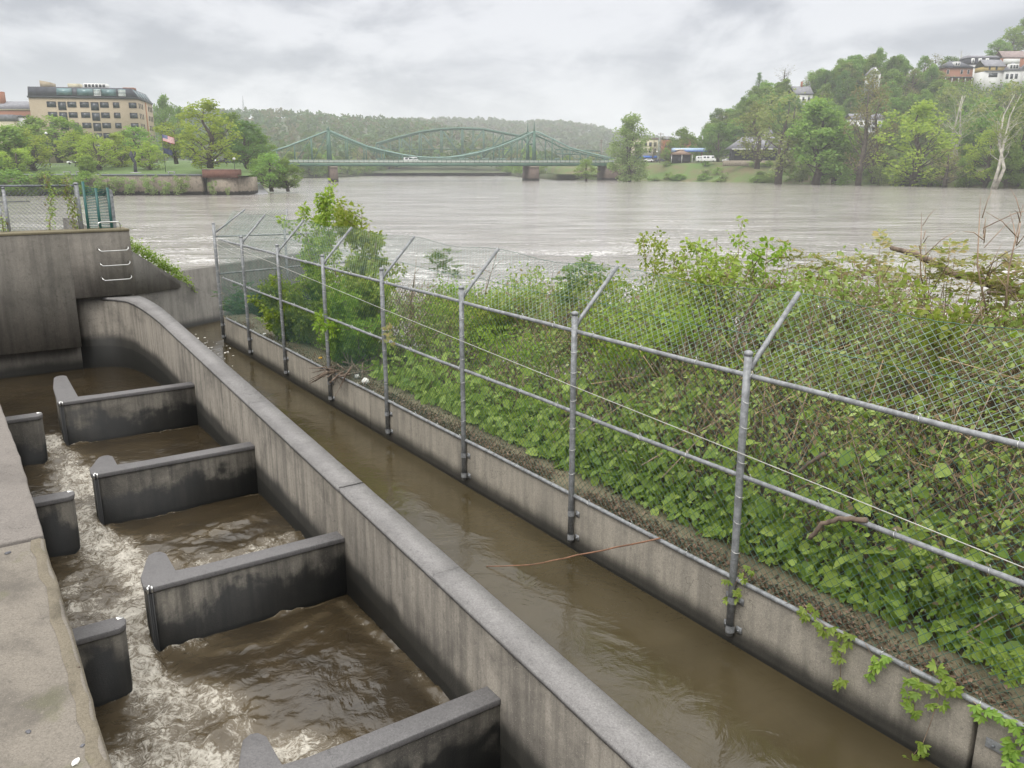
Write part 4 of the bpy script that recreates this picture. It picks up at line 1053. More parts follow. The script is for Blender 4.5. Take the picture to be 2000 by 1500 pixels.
px_f = np.arange(1188, 2501, 20.)
rows = [hill_row(p, np.interp(p, RB_px, RB_wy), np.interp(p, RB_px, HILL_py)) for p in px_f]
rows = [[(x + 1.2*mnoise.noise(Vector((x*.05, y*.05, 1))), y, z + (.5*mnoise.noise(Vector((x*.12, y*.12, 5))) if z > .5 else 0)) for x, y, z in r] for r in rows]
ra = np.array(rows)
sheet('grassy_bank', ra[:, :8], M['bankgrass'], 'weedy green riverbank sloping up to the road', 'bank')
sheet('hillside', ra[:, 7:], M['forestfloor'], 'wooded hillside above the road', 'hill')
def hill_point(px, u):
    """a point on the hill above the road, u in 0..1 up to the ridge"""
    r = hill_row(px, np.interp(px, RB_px, RB_wy), np.interp(px, RB_px, HILL_py))
    a = np.array(r[8:17]); k = u*8; i = min(int(k), 7); return a[i] + (a[i+1]-a[i])*(k-i)
rd = [[(r[6][0], r[6][1]+1, r[6][2]+.35), (r[7][0], r[7][1], r[7][2]+.30)] for r in rows[:24]]
sheet('road', rd, M['asphalt'], 'riverside road on the right bank', 'road')

# left park: quay wall, lawn
YQ = 205.
qx = lambda px: W(px, 340, YQ)[0]
qz = 4.55
lawn = []
for px in np.arange(-500, 481, 35):
    lawn.append([(qx(px), YQ+.5, qz-.05), (qx(px), YQ+6, qz+.25), (qx(px)*1.06, YQ+14, qz+.7), (qx(px)*1.15, YQ+30, qz+1.9), (qx(px)*1.3, YQ+60, 7.0), (qx(px)*1.6, YQ+120, 7.6), (qx(px)*2.2, YQ+260, 9), (qx(px)*3, YQ+420, 10)])
sheet('lawn', lawn, M['grass'], 'mown park lawn behind the quay wall', 'lawn')
qw = thing('quay_wall', (qx(300), YQ, 0), 'long weathered quay wall with a rounded end and brick lookout on the left bank', 'wall')
a = MB(); pts = [(qx(-600), YQ), (qx(388), YQ)]
cx, r0 = qx(430), qx(470)-qx(430)
arc = [(cx + r0*math.sin(t), YQ + 4.2 - (4.2)*math.cos(t)) for t in np.linspace(-.9, 2.2, 14)]
a.prism([(qx(-600), YQ), (qx(392), YQ)] + [(qx(392), YQ+3), (qx(-600), YQ+3)], -1, qz); a.build('straight_wall', M['stone'], qw)
a = MB(); lo = [(cx + (x-cx)*1.05, YQ + (y-YQ)*1.0 - .25) for x, y in arc]
a.prism(lo + [(cx, YQ+9), (qx(385), YQ+9)], -1, qz-.3, top=arc + [(cx, YQ+9), (qx(385), YQ+9)]); a.build('rounded_end', M['stone'], qw)
a = MB(); a.box(qx(-600), qx(396), YQ-.12, YQ+.4, qz-.05, qz+.35); a.build('coping', M['steel_dk'], qw)
M['brick'] = concrete('lookout_brick', (.20, .10, .075), (.12, .065, .05), streak=.4, blot=.4)
a = MB(); a.prism([(qx(396), YQ-.35), (qx(461), YQ-.35), (qx(464), YQ+3), (qx(396), YQ+3)], qz-.5, qz+1.35); a.build('brick_lookout', M['brick'], qw)
a = MB(); a.prism([(qx(395), YQ-.42), (qx(462), YQ-.42), (qx(465), YQ+3.05), (qx(395), YQ+3.05)], qz+1.35, qz+1.5); a.build('lookout_coping', M['stone'], qw)
a = MB(); a.prism([(qx(462), YQ+1), (qx(480), YQ+5), (qx(480), YQ+9), (qx(462), YQ+8)], -.5, qz-.4); a.build('end_block', M['stone'], qw)
# concrete ramp and shrubby spit right of the quay
p0 = W(478, 346, 232); p1 = W(505, 352, 228); p2 = W(524, 370, 214); p3 = W(478, 373, 206)
o = MB().add([p0, p1, (p2[0], p2[1], -.1), (p3[0]-1, p3[1], -.1), p0-np.array([0, 0, 3]), p1-np.array([0, 0, 3]), (p2[0], p2[1], -3), (p3[0]-1, p3[1], -3)], [(0, 1, 2, 3), (0, 4, 5, 1), (1, 5, 6, 2), (2, 6, 7, 3), (3, 7, 4, 0)]).build('boat_ramp', M['ramp']); tag(o, 'grey concrete boat ramp dipping into the river beside the quay wall', 'ramp', kind='structure')
rows2 = []
for px, yw in ((500, 366), (515, 368), (535, 367), (555, 364), (575, 362), (590, 350)):
    w = atz(px, yw, 0); rows2.append([(w[0]-.5, w[1]-4, -.8), (w[0], w[1], -.02), (w[0]*1.02, w[1]+5, 1.6), (w[0]*1.08, w[1]+16, 3.2), (w[0]*1.3, w[1]+70, 6), (w[0]*1.8, w[1]+190, 8)])
sheet('grassy_spit', rows2, M['bankgrass'], 'low green spit of riverbank by the boat ramp', 'bank')
# valley floor beyond the bridge
def flat(name, poly, z, mat, label):
    o = MB().prism(poly, -1, z).build(name, mat); return tag(o, label, 'bank', kind='structure')
flat('far_bank', [tuple(atz(px, y, 0)[:2]) for px, y in ((560, 349), (640, 347), (720, 343.5), (840, 340), (965, 337.5))] + [(0, 1300), (-900, 1300), (-400, 430)], 1.8, M['forestfloor'], 'low wooded bank beyond the bridge on the left')
flat('far_bank', [tuple(atz(px, y, 0)[:2]) for px, y in ((966, 341), (1000, 344), (1066, 350), (1090, 352), (1188, 351.3))] + [(95, 520), (300, 1300), (5, 1300)], 2.6, M['forestfloor'], 'low bank beyond the bridge on the right')
rows2 = []
for px, yw in ((1068, 345), (1085, 350), (1105, 351.5), (1140, 352), (1188, 351.7), (1215, 352)):
    w = atz(px, yw, 0); rows2.append([(w[0], w[1]-5, -.8), (w[0], w[1], -.02), (w[0]*1.01, w[1]+8, 2.0), (w[0]*1.03, w[1]+16, 5.0), (w[0]*1.06, w[1]+26, 6.5), (w[0]*1.2, w[1]+80, 7)])
sheet('grassy_bank', rows2, M['bankgrass'], 'bright green bank under the right end of the bridge', 'bank')

# =================================================================== trees
M['bark'] = plain('grey_brown_bark', (.085, .07, .055), .95, 0, .3, 1.)
M['palebark'] = plain('pale_mottled_bark', (.42, .40, .34), .9, 0, .35, .8)
def tl(name, a, b, tr=.5): return leafmat(name, tuple(min(1, x*1.5) for x in a), tuple(min(1, x*1.5) for x in b), tr, None, .7)
TL = dict(mid=tl('tree_leaf_mid', (.075, .145, .03), (.15, .23, .05)), yel=tl('tree_leaf_yellow_green', (.17, .24, .035), (.29, .35, .06)),
          dark=tl('tree_leaf_dark', (.04, .095, .03), (.08, .15, .045)), olive=tl('tree_leaf_olive', (.12, .14, .055), (.20, .205, .085)),
          brown=tl('tree_leaf_budding', (.13, .105, .065), (.20, .16, .09)), fresh=tl('tree_leaf_fresh', (.10, .19, .04), (.19, .29, .06)),
          pale=tl('tree_leaf_pale', (.13, .18, .07), (.21, .26, .11)))
def branch_pts(a, b, bow, rs):
    a = np.array(a); b = np.array(b); m = (a+b)/2 + rs.normal(size=3)*bow*np.linalg.norm(b-a); m[2] -= .05*np.linalg.norm(b-a)
    return [a, a*.5+m*.5 + rs.normal(size=3)*.02, m, m*.45+b*.55, b]
def tree_proto(seed, H=16., Rr=5., base=.18, ncl=46, clr=1.55, per=130, ls=.52, shape='round', leaf='mid', bark='bark', forks=1, trunk=.028, lean=0., spread=1., sparse=1., multi=1):
    rs = np.random.default_rng(seed); tb = MB(); Ps = []
    for mstem in range(multi):
        off = np.array([0, 0, 0]) if multi == 1 else np.array([rs.normal()*.35, rs.normal()*.35, 0])
        tr = H*trunk/(1 if multi == 1 else 1.5)
        topx = np.array([lean*H*(1 if multi == 1 else rs.uniform(.4, 1.4)) + rs.normal()*.03*H, rs.normal()*.03*H, H*.9])
        tk = [off, off + topx*.22 + rs.normal(size=3)*.02*H*np.array([1, 1, 0]), topx*.5 + rs.normal(size=3)*.025*H*np.array([1, 1, 0]), topx*.78 + rs.normal(size=3)*.03*H*np.array([1, 1, 0]), topx]
        tb.tube(tk, [tr*1.25, tr, tr*.72, tr*.42, tr*.12], 7)
        tk = np.array(tk)
        for k in range(ncl//multi):
            u = base + (1-base)*((k+rs.uniform(0, 1))/(ncl//multi))
            if shape == 'round': pr = math.sin(math.pi*min(1, max(0, ((u-base)/(1-base))*.86+.12)))**.65
            elif shape == 'tall': pr = .75*math.sin(math.pi*min(1, (u-base)/(1-base)*.8+.18))**.6
            elif shape == 'cone': pr = (1-(u-base)/(1-base))**.8 + .05
            elif shape == 'vase': pr = (.35 + .75*(u-base)/(1-base))*(1 if u < .9 else .75)
            else: pr = 1.
            az = rs.uniform(0, 2*math.pi); rad = Rr*pr*math.sqrt(rs.uniform(.12, 1))*spread
            w = u*(len(tk)-1)*.99; i = int(w); ax = tk[i] + (tk[i+1]-tk[i])*(w-i)
            c = np.array([ax[0] + rad*math.cos(az), ax[1] + rad*math.sin(az), u*H + rs.normal()*.02*H])
            st = max(.1, u - rad/H*rs.uniform(.5, 1.0)); w = st*(len(tk)-1)*.99; i = int(w); b0 = tk[i] + (tk[i+1]-tk[i])*(w-i)
            br = tr*.34*(1.05-st)
            tb.tube(branch_pts(b0, c, .08, rs), [br, br*.8, br*.6, br*.4, br*.12], 5)
            for _ in range(2):
                e = c + rs.normal(size=3)*clr*.55; tb.tube([b0*.35 + c*.65, (b0*.2+c*.8+e)/2 + rs.normal(size=3)*.1, e], [br*.4, br*.3, br*.1], 4)
            m = int(per*rs.uniform(.5, 1.4)*sparse)
            if m:
                d = rs.normal(size=(m, 3)); d /= np.linalg.norm(d, axis=1)[:, None]
                q = c + d*(rs.uniform(0, 1, m)**.45)[:, None]*clr*np.array([1., 1., .95])*rs.uniform(.65, 1.25)
                Ps.append(q)
    trunk_me = np_mesh('trunk', np.array(tb.v), tb.f, M[bark], True)
    crown_me = None
    if Ps:
        pos = np.concatenate(Ps); n = len(pos)
        nrm = rs.normal(size=(n, 3)); nrm[:, 2] += .35; dr = rs.normal(size=(n, 3))
        V, Fs = leaf_arrays(pos, nrm, dr, ls*rs.uniform(.6, 1.3, n), 'quad')
        crown_me = np_mesh('crown', V, Fs, TL[leaf])
    return trunk_me, crown_me, H
PR = {}
for k, sd in enumerate((1, 2, 3)):
    PR['mid%d' % k] = tree_proto(sd, leaf='mid', ncl=52)
PR['fresh0'] = tree_proto(11, leaf='fresh', ncl=56, per=66); PR['fresh1'] = tree_proto(12, leaf='fresh', shape='tall', Rr=4.5, ncl=50)
PR['yel0'] = tree_proto(21, leaf='yel', ncl=48, per=66, Rr=5.5, clr=1.4); PR['yel1'] = tree_proto(22, leaf='yel', shape='vase', ncl=46, per=62, clr=1.4); PR['yel2'] = tree_proto(23, leaf='yel', ncl=54, per=60, base=.06)
PR['dark0'] = tree_proto(31, leaf='dark', ncl=60, per=80); PR['dark1'] = tree_proto(32, leaf='dark', shape='tall', ncl=54, per=76)
PR['olive0'] = tree_proto(41, leaf='olive', ncl=46, per=40, shape='tall', clr=1.3); PR['olive1'] = tree_proto(42, leaf='olive', ncl=46, per=44, shape='vase', lean=.05, multi=2)
PR['brown0'] = tree_proto(51, leaf='brown', ncl=50, per=22, shape='tall', clr=1.3, ls=.4); PR['brown1'] = tree_proto(52, leaf='brown', ncl=48, per=26, clr=1.3, ls=.4)
PR['syc0'] = tree_proto(61, leaf='olive', bark='palebark', ncl=42, per=17, shape='vase', clr=1.4, ls=.42, base=.35, trunk=.022, multi=3, lean=.03)
PR['syc1'] = tree_proto(62, leaf='olive', bark='palebark', ncl=36, per=20, shape='vase', clr=1.3, ls=.42, base=.4, trunk=.022, multi=2, lean=.13)
PR['bare0'] = tree_proto(71, bark='palebark', ncl=46, per=0, shape='round', base=.25, trunk=.02); PR['bare1'] = tree_proto(72, bark='bark', ncl=54, per=2, shape='vase', base=.2, leaf='brown', trunk=.02)
PR['willow'] = tree_proto(81, leaf='pale', ncl=84, per=120, shape='tall', Rr=5.0, clr=1.3, ls=.42, base=.04, multi=2, trunk=.03)
PR['shrub0'] = tree_proto(91, H=5, Rr=2.6, base=.08, ncl=26, clr=.85, per=64, ls=.32, leaf='fresh', multi=3, trunk=.02); PR['shrub1'] = tree_proto(92, H=5, Rr=2.4, base=.1, ncl=24, clr=.8, per=50, ls=.34, leaf='pale', multi=4, trunk=.016, shape='vase')
PR['shrub2'] = tree_proto(93, H=5, Rr=2.6, base=.05, ncl=30, clr=.9, per=70, ls=.34, leaf='mid', multi=3, trunk=.02)
PR['pine'] = tree_proto(95, leaf='dark', shape='cone', Rr=3.2, ncl=44, per=60, clr=.9, ls=.4)
def tree(kind, base, H, width, label, group=None, cat='tree', name=None, rot=None):
    tm, cm, h0 = PR[kind]
    nm = name or ('shrub' if kind.startswith('shrub') else 'bare_tree' if kind.startswith('bare') else 'sycamore_tree' if kind.startswith('syc') else 'willow_tree' if kind == 'willow' else 'pine_tree' if kind == 'pine' else 'leafy_tree')
    o = bpy.data.objects.new(nm, None); COL.objects.link(o); o.location = Vector(base); LOC[o.name] = np.array(base)
    w0 = {'shrub': 5.6}.get(nm, 11.5 if kind in ('mid0', 'mid1', 'mid2', 'fresh0', 'yel0', 'yel2', 'dark0') else 9.5)
    o.scale = (width/w0, width/w0, H/h0); o.rotation_euler[2] = RNG.uniform(0, 6.28) if rot is None else rot
    tag(o, label, cat, group)
    for n_, me in (('trunk', tm), ('crown', cm)):
        if me is None: continue
        c = bpy.data.objects.new(n_, me); COL.objects.link(c); c.parent = o
    return o
def tree_px(kind, px, ybase, ytop, wpx, Y, label, group=None, zb=None, **kw):
    b = W(px, ybase, Y)
    if zb is not None: b[2] = zb
    t = W(px, ytop, Y)
    return tree(kind, b, t[2]-b[2], wpx*2*Y/F, label, group, 'shrub' if kind.startswith('shrub') else 'tree', **kw)
# ---- riverside trees on the right
def wY(py): return (CZ*F)/(py-HOR)*.985
for a in [
 ('willow', 1227, 353, 227, 44, 368, 'tall pale green willow standing in the river right of the bridge', .0),
 ('fresh0', 1145, 351, 312, 27, 380, 'small round bush at the water under the right end of the bridge', .0),
 ('dark0', 1402, 316, 243, 31, 395, 'round dark green tree beside the roadside vehicles', None),
 ('mid1', 1335, 318, 252, 30, 425, 'mid-green tree behind the low canopy, left of the round dark tree', None),
 ('brown1', 1300, 318, 268, 18, 430, 'small budding tree beside the cream building', None),
 ('olive0', 1478, 330, 203, 48, 340, 'olive sparse-crowned tree in front of the slate roofed hall', None),
 ('olive1', 1518, 358, 188, 60, 322, 'leaning dark-trunked olive tree rooted at the water edge', .0),
 ('fresh1', 1592, 359, 196, 70, 312, 'broad fresh green tree drooping to the water', .0),
 ('mid2', 1628, 357, 240, 52, 318, 'bushy mid-green tree behind the drooping one', .3),
 ('brown0', 1676, 361, 152, 52, 300, 'tall brown budding tree with a straight pale trunk in the water', .0),
 ('brown1', 1706, 358, 172, 46, 312, 'brown thin-leaved tree right of the straight pale trunk', .5),
 ('yel2', 1782, 363, 204, 82, 290, 'brightest yellow-green tree of the right bank, wide and round', .0),
 ('syc0', 1858, 352, 168, 62, 300, 'pale-barked sycamore clump rising behind the bright yellow-green tree', 2.),
 ('brown1', 1845, 365, 292, 42, 276, 'low brown half-bare thicket tree at the water, right of the bright one', .0),
 ('dark1', 1890, 352, 262, 40, 300, 'dark green tree in the shade between the bright one and the white trunks', 2.),
 ('mid0', 1905, 346, 200, 55, 318, 'mid-green tree behind the white-trunked sycamore', 4.),
 ('yel0', 1922, 364, 256, 48, 272, 'low yellow-green tree left of the white leaning trunks', .0),
 ('syc1', 1938, 367, 163, 60, 258, 'white-trunked sycamore with two leaning stems standing in the river', .0),
 ('mid1', 1990, 364, 190, 55, 268, 'mid-green tree cut by the right edge of the picture', .5),
 ('fresh0', 2050, 366, 230, 60, 262, 'green tree just beyond the right edge', .3),
 ('mid0', 1965, 360, 285, 40, 262, 'low bushy tree under the white-trunked sycamore', .3),
 ('shrub2', 1640, 360, 318, 30, 310, 'dark bush at the water left of the straight pale trunk', .0),
 ('shrub1', 1716, 362, 322, 30, 300, 'thin pale bush at the water right of the straight pale trunk', .0),
 ('shrub1', 1565, 358, 318, 28, 325, 'thin bush on the bank below the hall', .5),
 ]:
    k, px, yb, yt, w, Y, lab, zb = a
    tree_px(k, px, yb, yt, w, Y, lab, None, zb, rot=(0.2 if k.startswith('syc1') else None))
# low growth along the bank
rs = random.Random(21)
for k in range(70):
    px = rs.uniform(1250, 1560) if k < 22 else rs.uniform(1550, 2010); r = hill_row(px, np.interp(px, RB_px, RB_wy), 300); u = rs.choice([1, 2, 3, 4, 4]); b = np.array(r[u]); b[2] = max(b[2]-.2, 0)
    tree(rs.choice(['shrub0', 'shrub2', 'shrub0', 'shrub1']), b, rs.uniform(1.2, 3.2) if px < 1550 else rs.uniform(3, 7), rs.uniform(5, 10), 'low weedy bush on the right-hand river bank' if px < 1560 else 'low bush under the trees of the right-hand bank', 'bushes along the right bank' if px < 1560 else 'bushes under the bank trees', 'shrub')
# ---- hill undergrowth as one mass
rq = np.random.default_rng(8); hp_ = []
for k in range(5200):
    px = rq.uniform(1330, 2150); u = rq.uniform(0, 1.); 
    if px < 1560 and u < .22: continue
    c = hill_point(px, u); n_ = 11
    hp_.append(c + np.array([0, 0, 1.2]) + rq.normal(size=(n_, 3))*np.array([2.2, 2.2, 1.3]))
hp_ = np.concatenate(hp_); V, Fs = leaf_arrays(hp_, rnd_dirs(len(hp_), .7), rnd_dirs(len(hp_)), rq.uniform(.7, 1.4, len(hp_)), 'quad')
tag(leaf_obj('hill_undergrowth', (V, Fs), TL['mid']), 'shrubby green undergrowth covering the right hill between the trees', 'undergrowth', kind='stuff')
# ---- hill trees
def hill_kind(r): return r.choice(['mid0', 'mid1', 'mid2', 'dark0', 'dark1', 'fresh0', 'fresh1', 'mid0', 'mid2', 'brown0', 'olive0'])
rs = random.Random(5); cnt = 0
while cnt < 200:
    px = rs.uniform(1385, 2080); u = rs.uniform(.0, 1.04) if px < 1815 else rs.uniform(0, .56)
    b = hill_point(px, min(u, 1.)); H = rs.uniform(11, 17); w = rs.uniform(9, 15)
    if 1240 < px < 1560 and u < .25: continue
    if px < 1450: H *= .85
    if b[1] < 300: continue
    b = b - np.array([0, 0, .5])
    z = 'near the ridge' if u > .8 else 'halfway up' if u > .4 else 'near the foot'
    sec = 'left end' if px < 1560 else 'middle' if px < 1800 else 'slope below the hilltop houses'
    tree(hill_kind(rs), b, H, w, 'leafy wood tree ' + z + ' of the right hill, ' + sec, 'hill wood trees ' + z + ', ' + sec); cnt += 1
for a in [('dark0', 1660, 175, 112, 30, 480, 'big dark tree crowning the right hill left of the dip'), ('dark1', 1700, 172, 108, 34, 482, 'tallest rounded dark tree on the crest of the right hill'), ('mid1', 1745, 172, 114, 34, 484, 'rounded green tree on the crest just left of the dip'), ('dark0', 1635, 185, 128, 24, 484, 'dark crest tree left of the big ones'),
          ('dark0', 1848, 170, 113, 30, 500, 'dark round tree on the crest left of the red brick house'), ('bare0', 1872, 150, 93, 22, 505, 'leafless spreading tree on the skyline behind the red brick house'), ('bare1', 1806, 160, 122, 18, 495, 'leafless dark tree in the dip of the skyline'), ('bare1', 1530, 175, 128, 22, 490, 'leafless rounded tree on the skyline of the left hill end'), ('brown0', 1612, 180, 140, 18, 490, 'budding pinkish tree on the skyline'),
          ('mid0', 1945, 125, 80, 26, 560, 'green tree behind the hilltop houses'), ('fresh0', 1975, 120, 55, 34, 570, 'tall open green tree behind the hilltop houses'), ('mid2', 2010, 110, 38, 38, 575, 'tallest green tree at the upper right corner'), ('dark1', 1590, 185, 145, 14, 482, 'narrow dark tree beside the small slate-roofed house'), ('pine', 1480, 188, 142, 17, 486, 'single pine poking up from the left hill end'), ('bare1', 1708, 215, 136, 24, 450, 'leafless tree tangled on the hillside below the crest')]:
    tree_px(*a)
# ---- trees round the road buildings and valley beyond the bridge
for a in [('mid0', 1385, 300, 246, 20, 440, 'tree at the foot of the hill right behind the canopy'), ('fresh0', 1432, 296, 236, 30, 440, 'green tree behind the slate roofed hall'), ('mid2', 1360, 300, 268, 14, 445, 'small tree behind the canopy sign'), ('brown0', 1275, 312, 276, 10, 415, 'thin small tree in front of the cream building'), ('shrub2', 1300, 315, 290, 12, 400, 'small round bush beside the utility pole')]:
    tree_px(*a)
rs = random.Random(33)
for k in range(46):
    px = rs.uniform(560, 965); Y = np.interp(px, [560, 640, 720, 840, 965], [445, 480, 560, 660, 790]) + rs.uniform(4, 90)
    k_ = rs.choice(['mid0', 'mid1', 'dark0', 'brown0', 'olive0', 'mid2', 'fresh1', 'brown1', 'dark1'])
    b = W(px, 340, Y); b[2] = 1.6
    tree(k_, b, rs.uniform(9, 17) if px < 900 else rs.uniform(8, 12), rs.uniform(8, 13), 'tree on the low left bank seen beneath and through the bridge', 'trees on the far left bank')
for k in range(22):
    px = rs.uniform(975, 1195); Y = np.interp(px, [975, 1066, 1195], [640, 460, 440]) + rs.uniform(4, 110)
    b = W(px, 340, Y); b[2] = 2.4
    tree(rs.choice(['olive0', 'brown0', 'brown1', 'mid1', 'fresh0', 'olive1']), b, rs.uniform(9, 18) if px < 1090 else rs.uniform(6, 11), rs.uniform(8, 12), 'olive or budding tree on the low right bank behind the bridge', 'trees on the far right bank')
# ---- left park
for a in [
 ('fresh0', -30, 350, 262, 55, 225, 'green tree at the left edge of the park'), ('fresh1', 22, 345, 248, 56, 222, 'tall fresh green tree, second from the left edge of the park'), ('yel0', 72, 340, 258, 48, 224, 'yellow-green park tree left of the lamp post'),
 ('mid1', 70, 318, 230, 44, 275, 'deep green tree before the brick building'), ('fresh0', 118, 318, 230, 62, 270, 'broad green tree in front of the left end of the big hotel block'), ('yel1', 45, 352, 290, 34, 214, 'light green tree leaning over the quay on the left'),
 ('yel0', 150, 325, 260, 38, 240, 'small yellow-green lawn tree with a dark trunk'), ('mid0', 160, 318, 250, 20, 270, 'mid-green tree under the middle of the hotel block'), ('yel0', 196, 336, 266, 46, 226, 'pale yellow-green lawn tree left of the dark sculpture'), ('olive0', 180, 318, 260, 20, 262, 'orange-tinged tree behind the lawn trees'),
 ('fresh1', 172, 352, 306, 24, 208, 'bushy light tree growing at the quay edge'), ('yel2', 232, 330, 262, 44, 236, 'yellow-green tree behind the dark sculpture'), ('fresh0', 268, 318, 250, 44, 262, 'green tree below the right corner of the hotel block'), ('yel0', 298, 338, 280, 34, 226, 'yellowish lawn tree right of the dark sculpture'),
 ('mid1', 246, 318, 256, 26, 268, 'green tree below the side wall of the hotel block'), ('yel1', 345, 320, 240, 36, 240, 'light green tree right of the flagpole'), ('dark0', 482, 330, 240, 52, 244, 'dark green spreading tree right of the tallest park tree'), ('mid0', 455, 318, 225, 40, 275, 'tall mid-green tree behind the tallest park tree'),
 ('fresh0', 380, 318, 250, 30, 262, 'green tree behind the double trunk'), ('mid2', 512, 330, 262, 30, 262, 'mid-green tree at the right end of the park'), ('mid0', 330, 300, 192, 26, 420, 'hazy grey-green tree far behind the flagpole'), ('mid2', 352, 300, 214, 24, 440, 'hazy tree far behind the park, right of the other')]:
    tree_px(*a)
tree_px('yel2', 411, 328, 199, 68, 216, 'tallest yellow-green park tree with several trunks by the brick lookout', name='leafy_tree')
for a in [('fresh0', 530, 362, 302, 44, 222, 'bushy green tree on the spit right of the boat ramp'), ('mid1', 562, 362, 312, 38, 224, 'darker bushy tree at the tip of the spit'), ('fresh1', 508, 355, 312, 26, 235, 'light green tree on the spit next to the ramp')]:
    tree_px(*a, zb=.3 if a[1] > 510 else 1.5)
for i, (px, yb, yt, w, k) in enumerate([(292, 377, 342, 22, 'shrub1'), (355, 377, 343, 24, 'shrub1'), (415, 378, 352, 14, 'shrub1'), (325, 378, 352, 18, 'shrub1'), (255, 378, 346, 22, 'shrub1'), (215, 379, 344, 26, 'shrub1'), (175, 380, 340, 26, 'shrub2'), (130, 380, 344, 28, 'shrub0'), (85, 381, 340, 30, 'shrub2'), (40, 381, 336, 32, 'shrub2'), (-5, 382, 336, 34, 'shrub0'), (445, 378, 364, 8, 'shrub1'), (-60, 382, 334, 40, 'shrub2')]):
    n_ = ['right of the drain stain', 'in the middle of the bare stone', 'nearest the rounded end', 'between two larger bushes', 'left of the drain stain', 'where the ivy ends', 'over the light tree foot', 'fifth from the left edge', 'fourth from the left edge', 'third from the left edge', 'at the left edge', 'tiny one at the rounded end', 'just outside the left edge'][i]
    tree_px(k, px, yb, yt-2 if px < 235 else yt+3, w*(1.5 if px < 235 else .9), YQ-2.2, ('thin pale bush' if k == 'shrub1' else 'dense green bush') + ' in front of the quay wall, ' + n_, 'bushes against the quay wall', zb=0.)
rs = random.Random(77)
for k in range(64):
    px = rs.uniform(566, 962); yw = np.interp(px, [560, 640, 720, 840, 965], [349, 347, 343.5, 340, 337.5]); b = atz(px, yw, 0); b = b*np.array([1+3/b[1], 1+3/b[1], 0]) + np.array([0, rs.uniform(0, 5), 1.2])
    tree(rs.choice(['shrub0', 'shrub2', 'shrub2', 'shrub1']), b, rs.uniform(4, 9), rs.uniform(8, 15), 'bushy growth along the far left waterline beneath the bridge', 'bushes on the far left bank', 'shrub')
for k in range(22):
    px = rs.uniform(975, 1062); yw = np.interp(px, [966, 1000, 1066], [341, 344, 350]); b = atz(px, yw, 0); b = b*np.array([1+3/b[1], 1+3/b[1], 0]) + np.array([0, rs.uniform(0, 9), 2.2])
    tree(rs.choice(['shrub0', 'shrub2', 'shrub1']), b, rs.uniform(3, 7), rs.uniform(6, 11), 'bush on the low point beside the right bridge pier', 'bushes behind the right bridge pier', 'shrub')
# =================================================================== far wooded hills: one mass
def far_hill(name, pxs, tops, Yr, Ybase, th, ntree, leafm, label, flabel, seed, sz):
    rs = np.random.default_rng(seed); rows = []
    def prof(px):
        zr = W(px, np.interp(px, pxs, tops), Yr)[2] - th
        return max(zr, 4.)
    def pt(px, u):
        Y = Ybase + (Yr-Ybase)*u; zr = prof(px); z = 2 + (zr-2)*(u*u*(3-2*u)*.5 + u*.5)
        return np.array([W(px, 322, Y)[0], Y, z])
    for px in np.arange(pxs[0], pxs[-1]+1, 20): rows.append([pt(px, u) for u in np.linspace(0, 1, 10)] + [pt(px, 1) + np.array([0, 200, -2]), pt(px, 1) + np.array([0, 500, -80])])
    sheet(name, rows, M['forestfloor'], label, 'hill')
    Ps, Ss = [], []
    m = 26
    for k in range(ntree):
        px = rs.uniform(pxs[0], pxs[-1]); u = rs.uniform(0, 1)**.8; b = pt(px, u); H = th*rs.uniform(.7, 1.25); r = H*.36
        d = rs.normal(size=(m, 3)); d /= np.linalg.norm(d, axis=1)[:, None]; d[:, 2] = d[:, 2]*.9
        Ps.append(b + np.array([0, 0, H*.6]) + d*rs.uniform(.6, 1, (m, 1))*np.array([r, r, H*.42])); Ss.append(np.full(m, sz)*rs.uniform(.7, 1.3, m))
    pos = np.concatenate(Ps); n = len(pos); nrm = rs.normal(size=(n, 3)); nrm[:, 2] += .8
    V, Fs = leaf_arrays(pos, nrm, rs.normal(size=(n, 3)), np.concatenate(Ss), 'quad')
    # per-tree tint: several materials
    me = np_mesh('forest', V, Fs, None); mats = leafm
    for mt in mats: me.materials.append(mt)
    mi = np.repeat(rs.integers(0, len(mats), ntree), m).astype(np.int32); me.polygons.foreach_set('material_index', mi)
    tag(link_mesh('forest', me), flabel, 'forest', kind='stuff')
for k_, (a_, b_) in dict(f1=((.045, .085, .035), (.08, .13, .05)), f2=((.03, .06, .03), (.055, .09, .04)), f3=((.08, .085, .045), (.12, .115, .065)), f4=((.06, .11, .04), (.10, .16, .06)), f5=((.10, .085, .06), (.14, .115, .08))).items(): TL[k_] = leafmat('far_forest_leaf_' + k_, a_, b_, .3, None, .8)
fl = [TL[k_] for k_ in ('f1', 'f2', 'f3', 'f1', 'f4', 'f5', 'f1', 'f2')]
far_hill('hill', [-500, 250, 330, 420, 476, 560, 640, 700, 760, 820, 900, 960, 1020, 1080], [226, 222, 207, 215, 214, 212, 221, 226, 229, 234, 246, 262, 285, 310], 1250, 560, 13, 2600, fl, 'long hill rising beyond the left end of the bridge', 'hazy woods covering the hill beyond the left end of the bridge', 1, 4.2)
far_hill('hill', [640, 760, 860, 960, 1010, 1060, 1120, 1170, 1200, 1240, 1300, 1360, 1440, 1600], [240, 232, 230, 230, 236, 233, 238, 246, 256, 262, 268, 276, 290, 300], 2000, 1000, 14, 2600, fl, 'faint far ridge closing the valley behind the bridge', 'faint blue-green woods on the far ridge behind the bridge', 2, 6.0)

